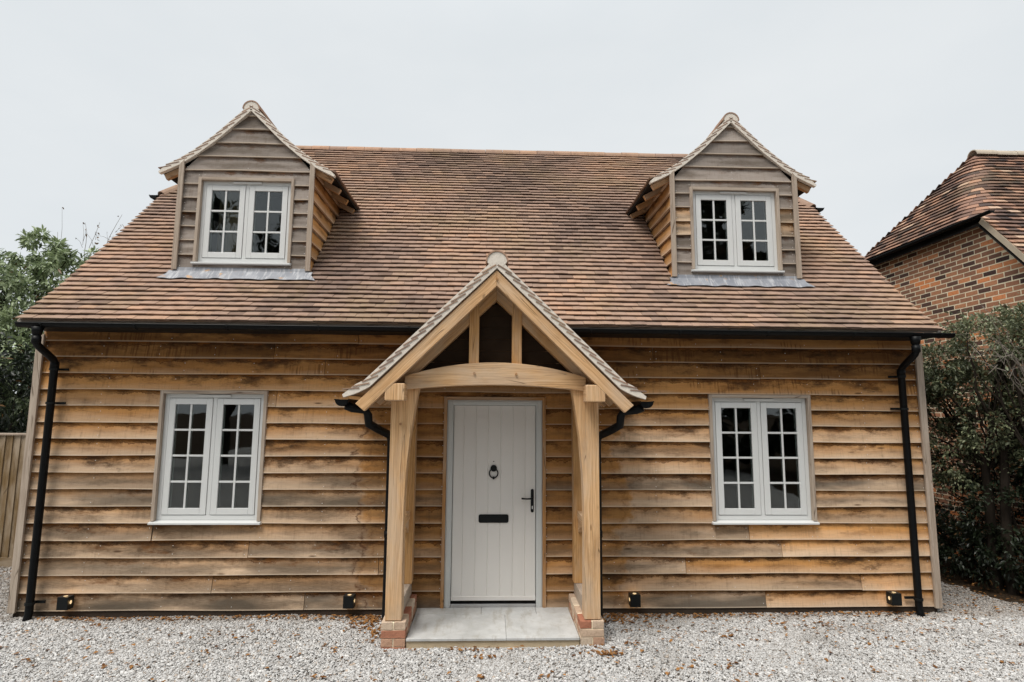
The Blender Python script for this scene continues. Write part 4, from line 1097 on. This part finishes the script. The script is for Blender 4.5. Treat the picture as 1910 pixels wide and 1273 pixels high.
    # gutters and downpipes of the porch
    for sx in (-1, 1):
        mb = MB(); half_gutter(mb, (sx*1.405, Y0+.03, 2.242), (sx*1.405, -.02, 2.235), .062); B(mb, 'gutter', 'black')
        mb = MB(); r = .040
        pts = [(sx*1.385, Y0+.11, 2.19), (sx*1.33, Y0+.13, 2.165), (sx*1.22, Y0+.18, 2.15), (sx*1.195, Y0+.20, 2.10), (sx*1.19, Y0+.22, 2.02), (sx*1.12, Y0+.36, 1.96), (sx*1.055, -.40, 1.90), (sx*1.045, -.36, 1.83), (sx*1.045, -.355, .9), (sx*1.045, -.355, GZ+.06), (sx*1.047, -.38, GZ)]
        mb.tube(pts, r, 12); mb.tube([pts[8], (pts[8][0], pts[8][1], .96)], r+.006, 12)
        o = B(mb, 'downpipe', 'black')
        for pl in o.data.polygons: pl.use_smooth = len(pl.vertices) == 4
    return PO
porch()
def paving():
    mb = MB(); c = (.5, .5, .5)
    mb.box(-.785, .785, -.800, .03, .0, .088, (.4, .5, .5), mi=1)
    zt = .112
    def slab(x0, x1, y0, y1, zb=.088):
        mb.box(x0+.0015, x1-.0015, y0+.0015, y1-.0015, zb, zt+R.uniform(-.001, .001), (R.random(), R.random(), R.random()))
    slab(-.785, -.12, -.19, .03); slab(-.12, .44, -.19, .03); slab(.44, .785, -.19, .03)
    slab(-.785, .12, -.815, -.19); slab(.1185, .785, -.815, -.19)
    o = mb.build('paving', [M['slab'], m_plain('step_riser', (.50, .40, .27), .9, .1, .25, 12, .5, dirt=(.36, .31, .22))], None, bevel=.004)
    tag(o, kind='structure')
paving()

# ================================================================== WALL LIGHTS
def wall_light(x0, side, label):
    """square up, down and side light; side = -1 / 1: the flank with the lit lens that faces the middle of the house"""
    xc = x0+.055; zc = .205
    r = empty('wall_light', (xc, 0, zc)); tag(r, label, 'wall light', 'square black lights along the foot of the wall')
    mb = MB(); c = (.5, .5, .5); h = .054
    mb.box(-h, h, -.108, -.020, -.062, .062, c); mb.box(-.045, .045, -.020, -.003, -.050, .050, c)
    mb.build('lamp_body', M['iron'], r, bevel=.003)
    def disc(p, ax, rad=.016):
        mb_ = MB(); n = 16; t = [2*math.pi*i/n for i in range(n)]
        P = [(p[0], p[1]+rad*math.cos(a), p[2]+rad*1.15*math.sin(a)) if ax == 'x' else (p[0]+rad*math.cos(a), p[1]+rad*math.sin(a), p[2]) for a in t]
        mb_.face(P); return mb_.build('lens', M['glow'], r)
    disc((side*(h+.001), -.066, .004), 'x'); disc((-side*(h+.001), -.066, .004), 'x'); disc((0, -.066, .063), 'z', .02); disc((0, -.066, -.063), 'z', .02)
    for (dx, dz, e) in ((h+.018, 0, .055), (-h-.018, 0, .055), (0, .082, .05), (0, -.082, .03)):
        l = bpy.data.lights.new('lamp_light', 'POINT'); l.energy = e; l.color = (1, .62, .25); l.shadow_soft_size = .012
        o = bpy.data.objects.new('lamp_light', l); COL.objects.link(o); o.parent = r; o.location = (dx, -.060, dz)
wall_light(-4.362, 1, 'lit black cube light at the foot of the boards beside the left corner downpipe')
wall_light(-1.527, 1, 'lit black cube light low on the boards just left of the porch')
wall_light(1.419, -1, 'lit black cube light low on the boards just right of the porch')
wall_light(4.19, -1, 'lit black cube light at the foot of the boards beside the right corner downpipe')

# ================================================================== NEIGHBOUR HOUSE
def neighbour():
    H = empty('brick_house', (7.1, 2.8, 0)); tag(H, 'red brick house with old clay tiled half-hipped roof beyond the hedge', 'house')
    O = V((-7.1, -2.8, 0))
    XW = 7.1; ZEV = 4.98; YA, YB = 1.50, 4.15; TP = math.tan(math.radians(50)); TH = math.tan(math.radians(51)); XE = 6.93
    YM = (YA+YB)/2; ZR = ZEV+(YM-YA)*TP; RIN = XE+(ZR-ZEV)/TH
    # brick wall: bricks laid in stretcher bond in front of a mortar bed, following the gable outline
    mb = MB(); y0, y1 = -1.6, 5.2
    def ztop(y):
        z = ZEV-.02
        if y < YA+.05: z = min(z, ZEV-(YA+.05-y)*TP-.05)
        if y > YB-.05: z = min(z, ZEV-(y-YB+.05)*TP-.05)
        return z
    poly = [(y0, 0), (y1, 0), (y1, ztop(y1)), (YB-.05, ztop(YB-.05)), (YA+.05, ztop(YA+.05)), (y0, ztop(y0))]
    mb.prism([(a-2.8, b) for a, b in poly], .000, .30, (.5, .5, .5), axis='x', mi=1)
    rr = random.Random(9)
    for k in range(66):
        z0 = k*.075+.005; z1 = z0+.0595; y = y0-(.1125 if k % 2 else 0)
        while y < y1:
            a, b = max(y, y0), min(y+.2095, y1); y += .225
            if b-a < .04: continue
            zt = min(ztop(a), ztop(b))
            if zt < z0+.02: continue
            j = lambda: rr.uniform(-.002, .002); t = rr.random()
            tn = (rr.uniform(.85, 1) if t < .10 else (rr.uniform(0, .25) if t < .34 else rr.gauss(.5, .13)), rr.random(), 0)
            X0 = rr.uniform(-.0022, -.0008); zz = min(z1, zt)
            vs = [(x, yy-2.8+j(), z+j()) for z in (z0, zz) for yy in (a, b) for x in (X0, .02)]
            mb.solid(vs, BF, (max(0, min(1, tn[0])), tn[1], 0))
    mb.build('wall', [M['brick'], M['bmortar']], H)
    mb = MB(); mb.box(.30, 8, -4.35, 2.4, 0, 2.1, (.5, .5, .5)); mb.build('body_wall', M['brick'], H)
    # roof
    mb = MB()
    def tone(): 
        t = rr.random(); return (min(1, max(0, rr.gauss(.48, .28))), rr.random()*(1 if t < .5 else .6), 0)
    g = .1; ds = g*math.sin(math.radians(50)); rad = .34
    n_up = int((ZR-ZEV)/ds)
    def tile_path(pts, z, courses_s, k):
        """tiles along a horizontal polyline pts (xy); each tile leans out and down from z"""
        w_ = .165; acc = 0; seglen = [(V(pts[i+1])-V(pts[i])).length for i in range(len(pts)-1)]; tot = sum(seglen)
        def at(s):
            s = max(0, min(tot, s)); i = 0
            while i < len(seglen)-1 and s > seglen[i]: s -= seglen[i]; i += 1
            a, b = V(pts[i]), V(pts[i+1]); return a+(b-a)*(s/seglen[i] if seglen[i] else 0), (b-a).normalized()
        x = -(w_/2 if k % 2 else 0)
        while x < tot:
            a, b = max(0, x+.002), min(tot, x+w_-.002); x += w_
            if b-a < .03: continue
            tn = tone(); hh = rr.uniform(-.003, .003); tk = .014; l = .15; n = 2 if rad else 1
            xs = [a, (a+b)/2, b]; rows = []
            for q in xs:
                p, d = at(q); out = V((d.y, -d.x)); 
                cs, sn = math.cos(math.radians(50)), math.sin(math.radians(50))
                Sv = V((-out.x*cs, -out.y*cs, sn)); Nv = V((out.x*sn, out.y*sn, cs)); P0 = V((p.x, p.y, z))
                rows.append((P0+Nv*(.042+hh), P0+Sv*l+Nv*(.042+hh-.26*l), P0+Nv*(.042+hh-tk), P0+Sv*l+Nv*(.028-.26*l)))
            for A, B in zip(rows, rows[1:]):
                for f in ((A[0], B[0], B[1], A[1]), (A[2], B[2], B[0], A[0]), (A[3], B[3], B[2], A[2])):
                    mb.face([q+O for q in f], tn)
            for A, fl in ((rows[0], 0), (rows[-1], 1)): f = [A[0], A[1], A[3], A[2]]; mb.face([q+O for q in (f if fl else f[::-1])], tn)
    for k in range(n_up):
        z = ZEV+k*ds; xe = XE+(z-ZEV)/TH; yf = YA+(z-ZEV)/TP; yb = YB-(z-ZEV)/TP
        r_ = min(rad, (yb-yf)*.45); pts = [(xe, yb)]
        if yb-yf > .1:
            pts.append((xe, yf+r_))
            for i in range(1, 7): t = math.pi/2*i/6; pts.append((xe+r_-r_*math.cos(t), yf+r_-r_*math.sin(t)))
        pts.append((16, yf)); tile_path(pts, z, 0, k)
        tile_path([(16, yb), (xe, yb)], z, 0, k)
    for k in range(1, 42):
        z = ZEV-k*ds; y = YA-(k*ds)/TP
        if z < 2.2: break
        tile_path([(6.98, y), (16, y)], z, 0, k)
        tile_path([(16, YB+(k*ds)/TP), (6.98, YB+(k*ds)/TP)], z, 0, k)
    # closing planes under the tiles
    dk = (.3, .3, .3); E = lambda *p: [V(q)+O+V((.02, 0, -.14)) for q in p]
    zl = 2.2; yl = YA-(ZEV-zl)/TP; yh = YB+(ZEV-zl)/TP
    mb.face(E((XE, YA, ZEV), (XE, YB, ZEV), (RIN, YM, ZR))[::-1], dk, mi=1)
    mb.face(E((6.99, yl, zl), (16, yl, zl), (16, YM, ZR), (RIN, YM, ZR), (XE, YA, ZEV)), dk, mi=1)
    mb.face(E((6.99, yh, zl), (XE, YB, ZEV), (RIN, YM, ZR), (16, YM, ZR), (16, yh, zl)), dk, mi=1)
    mb.face([V(q)+O for q in ((XE+.03, YA, ZEV-.01), (7.2, YA, ZEV-.01), (7.2, YB, ZEV-.01), (XE+.03, YB, ZEV-.01))], dk, mi=1)
    mb.build('roof', [M['oldtile'], M['dark']], H)
    mb = MB(); ridge_tiles(mb, V((RIN-.05, YM, ZR-.02))+O, V((16, YM, ZR-.02))+O, .11, .35, tone=lambda: (rr.uniform(.5, .9), .3, 0)); mb.build('ridge_tiles', m_plain('pale_ridge_tile', (.46, .40, .32), .9, .1, .2, 12, .4, dirt=(.25, .2, .15)), H)
    mb = MB(); half_gutter(mb, V((XE-.02, YA-.30, ZEV-.005))+O, V((XE-.02, YB, ZEV-.03))+O, .036); mb.build('gutter', M['black'], H)
    mb = MB(); a = V((6.99, YA-.02, ZEV-.06)); b = V((6.99, YA-1.9, ZEV-.06-1.88*TP)); mb.beam(a+O, b+O, .03, .075, up=(0, -1, 1)); mb.build('bargeboard', m_plain('bleached_board', (.44, .37, .28), .8, .2, .2, 8, .3, dirt=(.33, .28, .22)), H)
neighbour()

# ================================================================== FENCE
def fence():
    F = empty('closeboard_fence', (-6.5, 1.95, GZ)); tag(F, 'brown featheredge timber fence panel beside the left corner of the cottage', 'fence')
    mb = MB(); x = -3.4; rr = random.Random(4)
    while x < 1.55:
        w_ = .10; z1 = 1.735; a, b = x, x+w_+.012
        vs = [(a, 0, 0), (b, -.006, 0), (b, .012, 0), (a, .014, 0)]; vs = [(p[0], p[1]+rr.uniform(-.002, .002), .02) for p in vs]+[(p[0], p[1], z1) for p in vs]
        mb.solid([(a, .0, .12), (a, .006, .12), (b, -.016, .12), (b, -.004, .12), (a, .0, z1), (a, .006, z1), (b, -.016, z1), (b, -.004, z1)], [(0, 1, 3, 2), (4, 6, 7, 5), (0, 2, 6, 4), (1, 5, 7, 3), (0, 4, 5, 1), (2, 3, 7, 6)], (rr.random(), rr.random(), 0), (0, 0, 1))
        x += w_
    mb.build('board_panel', M['fence'], F)
    mb = MB(); mb.box(-3.4, 1.56, -.035, .045, 1.736, 1.765, L=(1, 0, 0)); mb.build('capping_rail', M['trim'], F, bevel=.004)
    mb = MB(); mb.box(-3.4, 1.56, -.022, .022, -.05, .119, L=(1, 0, 0)); mb.build('gravel_board', M['fence'], F)
    for px in (-3.3, -1.5, 1.45):
        mb = MB(); mb.box(px-.05, px+.05, .02, .12, -.04, 1.72, L=(0, 0, 1)); mb.build('post', M['fence'], F)
fence()

# ================================================================== VEGETATION
def clumps(rg, blobs, n):
    """random points near the surfaces of sub-clumps inside the given ellipsoids; returns pos, outward dir"""
    P, D = [], []
    vol = np.array([b[3]*b[4]*b[5] for b in blobs])**.66; cnt = (vol/vol.sum()*n).astype(int)
    for b, c in zip(blobs, cnt):
        cx, cy, cz, rx, ry, rz = b[:6]; k = max(10, int(c/55))
        d = rg.normal(size=(k, 3)); d /= np.linalg.norm(d, axis=1)[:, None]; rad = rg.uniform(.35, 1.0, k)**.6
        cc = d*rad[:, None]*np.array([rx, ry, rz])+np.array([cx, cy, cz]); cr_ = rg.uniform(.10, .24, k)*min(1.6, max(.5, (rx*ry*rz)**(1/3)))
        idx = rg.integers(0, k, c)
        e = rg.normal(size=(c, 3)); e /= np.linalg.norm(e, axis=1)[:, None]
        p = cc[idx]+e*(cr_[idx]*rg.uniform(.3, 1.1, c))[:, None]
        P.append(p); D.append(e*.7+d[idx]*.6)
    return np.concatenate(P), np.concatenate(D)
def leaves(name, rg, P, D, l0, l1, wr, droop, mat, parent, up=.4):
    n = len(P); D = D+np.array([0, 0, -droop])+rg.normal(size=(n, 3))*.45; D /= np.linalg.norm(D, axis=1)[:, None]
    upv = rg.normal(size=(n, 3))*.5+np.array([0, 0, 1.]); S_ = np.cross(D, upv); S_ /= np.linalg.norm(S_, axis=1)[:, None]; Nn = np.cross(S_, D)
    l = (l0+(l1-l0)*rg.beta(1.6, 2.2, n)*1.25)[:, None]; w_ = l*wr*rg.uniform(.8, 1.2, (n, 1)); f = .18*w_
    base = P; mid1 = P+D*l*.38-Nn*l*.0; mid2 = P+D*l*.72-Nn*l*.05; tip = P+D*l-Nn*l*.16
    v = np.stack([base, mid1+S_*w_*.5+Nn*f, mid1-S_*w_*.5+Nn*f, mid2+S_*w_*.36+Nn*f*.6, mid2-S_*w_*.36+Nn*f*.6, tip, mid1, mid2], 1).reshape(-1, 3)
    q = np.array([(0, 6, 1, 0), (0, 2, 6, 0)]); 
    quads = np.array([(0, 6, 7, 1), (1, 7, 5, 3), (0, 2, 4, 6), (6, 4, 5, 7)])
    quads = (np.arange(n)[:, None, None]*8+quads[None]).reshape(-1, 4)
    hue = .5+.22*np.sin(P[:, 0]*3.1+P[:, 2]*2.3)*np.cos(P[:, 1]*2.7); t = np.stack([np.clip(rg.normal(hue, .26, n), 0, 1), rg.uniform(0, 1, n), rg.uniform(0, 1, n)], 1)
    return raw_mesh(name, v, quads, np.repeat(t, 4, axis=0), mat, parent)
def limbs(mb, rg, base, tips, r0, r1=.006, wig=.12, n=7):
    base = V(base)
    for t in tips:
        t = V(t); pts = []; off = V((0, 0, 0))
        for i in range(n+1):
            q = i/n; off += V(rg.normal(size=3)*wig*.3); pts.append(base.lerp(t, q)+off*math.sin(math.pi*q)+V((0, 0, .12*math.sin(math.pi*q))))
        mb.tube(pts, [r0*(1-i/n)+r1 for i in range(n+1)], 6, caps=False)
def tree(name, label, cat, loc, blobs, n, leaf, mat, seed, trunk_r=.12, split=1.2, droop=.4, group=None, twigs=0):
    rg = np.random.default_rng(seed); T = empty(name, loc); tag(T, label, cat, group)
    P, D = clumps(rg, blobs, n); leaves('crown', rg, P, D, leaf[0], leaf[1], leaf[2], droop, mat, T)
    mb = MB(); mb.tube([(0, 0, -.1), (.03, .02, split*.5), (0, 0, split)], [trunk_r*1.25, trunk_r, trunk_r*.85], 9, caps=False)
    tips = []
    for b in blobs:
        for _ in range(max(2, int(5*(b[3]*b[4]*b[5])**.33))):
            d = rg.normal(size=3); d /= np.linalg.norm(d); d[2] = abs(d[2])*.8; tips.append((b[0]+d[0]*b[3]*.8, b[1]+d[1]*b[4]*.8, b[2]+d[2]*b[5]*.8))
    limbs(mb, rg, (0, 0, split*.9), tips, trunk_r*(.42 if trunk_r > .1 else .22), .004)
    mb.build('trunk', M['bark'], T)
    return T

# left: pale-leaved evergreen above the fence
tree('evergreen_tree', 'tall grey-green evergreen tree with long drooping leaves left of the roof', 'tree', (-9.6, 5.2, 0),
     [(.3, 0, 3.9, 1.5, 1.1, 1.3), (-1.0, -.2, 4.4, 1.3, 1.1, 1.25), (1.0, .1, 4.75, .62, .7, .75), (1.5, .2, 4.1, .55, .7, .6), (1.0, -.5, 2.9, 1.3, 1.0, 1.1), (-.8, -.6, 2.7, 1.5, 1.0, 1.2), (.55, 0, 5.2, .45, .5, .42), (1.7, -.3, 3.2, .6, .7, .7)],
     30000, (.09, .17, .30), M['leafL'], 21, .14, 1.5, .55)
def bare_twigs():
    rg = np.random.default_rng(8); T = empty('sapling', (-9.0, 6.2, 0)); tag(T, 'nearly bare sapling with thin twigs rising above the evergreen tree', 'sapling')
    mb = MB(); base = V((0, 0, 3.6)); P = []
    mb.tube([(0, 0, 0), (.05, 0, 1.8), base], [.03, .025, .02], 6, caps=False)
    tips = [(.75, .1, 6.42), (.35, 0, 6.2), (-.1, .2, 6.25), (-.6, .1, 6.0), (1.05, .1, 5.9), (1.35, 0, 5.75), (-1.0, .0, 5.85), (.5, .3, 5.8), (1.2, .2, 6.15)]
    limbs(mb, rg, base, tips, .010, .003, .10, 9)
    for t in tips:
        for _ in range(3):
            a = base.lerp(V(t), rg.uniform(.6, .9)); b = a+V((rg.normal()*.18, rg.normal()*.1, abs(rg.normal())*.28+.05)); mb.tube([a, (a+b)/2+V((.02, 0, .02)), b], [.004, .003, .002], 5, caps=False)
            if rg.random() < .8: P.append(tuple(b))
    for t in tips[:2]+tips[8:]:
        for i in range(7): q = base.lerp(V(t), .80+.2*i/7); P.append((q.x+rg.normal()*.03, q.y, q.z+rg.normal()*.03))
    mb.build('trunk', M['twig'], T); P = np.array(P)
    lc_ = leaves('leaf_cluster', rg, P, np.tile([.3, 0, -.4], (len(P), 1)), .05, .08, .5, .2, m_leaf('russet_leaf', (.10, .05, .03), (.18, .12, .07)), T); lc_['kind'] = 'stuff'
bare_twigs()
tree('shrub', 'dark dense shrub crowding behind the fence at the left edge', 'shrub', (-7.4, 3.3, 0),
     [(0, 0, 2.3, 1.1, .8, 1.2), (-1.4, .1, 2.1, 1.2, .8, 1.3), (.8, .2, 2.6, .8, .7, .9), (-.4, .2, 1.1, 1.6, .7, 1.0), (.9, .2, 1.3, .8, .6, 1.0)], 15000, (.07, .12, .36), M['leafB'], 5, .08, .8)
# right: hedge shrubs between the cottages
tree('privet_bush', 'straggly small-leaved bush with grey twigs in front of the brick house', 'bush', (6.25, .95, 0),
     [(.20, -.1, 3.06, .52, .55, .52), (.40, -.6, 3.1, .5, .5, .5), (-.25, .40, 2.78, .46, .5, .36), (-.40, .80, 2.45, .36, .55, .42), (.1, .2, 2.45, .55, .6, .42), (.45, -.7, 2.3, .42, .5, .7), (-.45, .15, 2.80, .34, .4, .40), (-.50, .55, 2.40, .28, .4, .42), (-.15, 1.2, 2.5, .4, .5, .5), (-.55, .9, 1.95, .20, .45, .4), (.05, -.15, 2.0, .40, .45, .55), (.35, -.55, 1.5, .35, .45, .5), (-.15, .35, 1.65, .28, .45, .5), (.5, -.4, 1.75, .3, .5, .5)],
     44000, (.032, .062, .42), M['leafR'], 31, .055, 1.6, .1)
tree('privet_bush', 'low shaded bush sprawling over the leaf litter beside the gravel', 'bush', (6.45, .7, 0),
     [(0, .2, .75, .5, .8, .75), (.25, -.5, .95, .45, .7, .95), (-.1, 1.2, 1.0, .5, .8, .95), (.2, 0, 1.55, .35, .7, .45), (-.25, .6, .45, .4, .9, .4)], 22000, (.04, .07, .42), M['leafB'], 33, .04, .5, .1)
def thin_tree(label, x, y, r, h, lean, seed):
    rg = np.random.default_rng(seed); T = empty('slender_tree', (x, y, 0)); tag(T, label, 'tree', 'slender trunks rising through the hedge')
    mb = MB(); pts = [(lean*q*q+.03*math.sin(5*q+seed), .02*math.cos(4*q), -.1+h*q) for q in [i/8 for i in range(9)]]
    mb.tube(pts, [r*(1-.45*i/8) for i in range(9)], 9, caps=False)
    tips = [(lean+rg.normal()*.45, rg.normal()*.4, h+rg.uniform(-.5, .45)) for _ in range(9)]
    limbs(mb, rg, pts[5], tips, r*.3, .003, .14); mb.build('trunk', M['bark'], T)
    P = np.array([t for t in tips for _ in range(26)])+rg.normal(size=(9*26, 3))*.13; leaves('crown', rg, P, rg.normal(size=P.shape), .035, .06, .42, .1, M['leafR'], T)
thin_tree('thick dark trunk rising through the hedge nearest the cottage corner', 6.28, .72, .062, 2.95, .05, 41)
thin_tree('thinner leaning trunk at the right edge in front of the bricks', 6.33, .40, .036, 2.9, -.12, 42)
def twigs_right():
    rg = np.random.default_rng(77); T = empty('bare_shrub', (6.3, .25, 0)); tag(T, 'tangle of bare pale grey twigs poking out of the bush', 'shrub')
    mb = MB(); mb.tube([(0, 0, 0), (.03, 0, 1.2), (0, 0, 2.3)], [.02, .018, .014], 6, caps=False)
    tips = [(-.30+rg.normal()*.22, rg.normal()*.35, rg.uniform(2.7, 3.75)) for _ in range(11)]
    limbs(mb, rg, (0, 0, 2.3), tips, .0045, .0018, .16, 8)
    for t in tips:
        for _ in range(2):
            a = V((0, 0, 2.3)).lerp(V(t), rg.uniform(.45, .9)); b = a+V(rg.normal(size=3))*.13; mb.tube([a, b], [.0035, .002], 5, caps=False)
    mb.build('trunk', M['twig'], T)
twigs_right()
# trees behind the photographer: reflected in the windows, some added to shade the eaves
for i, (x, y, hh, s_, lb) in enumerate(((-10.6, -17, 9.0, 41, 'broad tree across the drive, reflected in the left dormer glass'), (.5, -19, 10.5, 42, 'broad tree across the drive, opposite the porch'), (8, -16, 12, 43, 'broad tree across the drive, reflected in the right windows'), (-17, -13, 10, 44, 'broad tree beside the drive, reflected in the left window'), (15, -14, 11, 45, 'broad tree beside the drive, furthest to the right, added to block low light'), (-4.5, -20, 11, 46, 'tall tree across the drive, just left of the one opposite the porch, added to block low light'))):
    tree('garden_or_added_tree', lb, 'tree', (x, y, 0), [(0, 0, 8, 2.6, 1.5, 4.2), (1.6, 0, 6.5, 2.2, 1.2, 2.5), (-1.8, 0, 7, 2.2, 1.2, 2.6)] if i == 0 else [(0, 0, hh*.66, 3.2, 2.2, hh*.33), (2.0, .2, hh*.5, 2.4, 1.8, 3), (-2.2, 0, hh*.5, 2.4, 1.8, 3), (0, .2, 1.8, 4.2, 1.6, 2.0)], 3000 if i == 0 else 13000, (.25, .5, .35) if i == 0 else (.3, .55, .5), M['leafB'], s_, .2, 2.0, .2, 'trees across the drive, some added for shade')

def far_hedge():
    rg = np.random.default_rng(90); H = empty('hedge', (0, 17, 0)); tag(H, 'long dark boundary hedge far behind the cottage', 'hedge')
    n = 9000; P = np.stack([rg.uniform(-34, 34, n), rg.normal(0, .45, n), rg.uniform(0, 2.3, n)+.25*np.sin(rg.uniform(0, 60, n))], 1)
    leaves('foliage', rg, P, rg.normal(size=(n, 3)), .3, .6, .5, .1, M['leafB'], H)
    mb = MB(); mb.box(-34, 34, -.25, .25, 0, 2.0); mb.build('branch_core', M['bark'], H)
far_hedge()
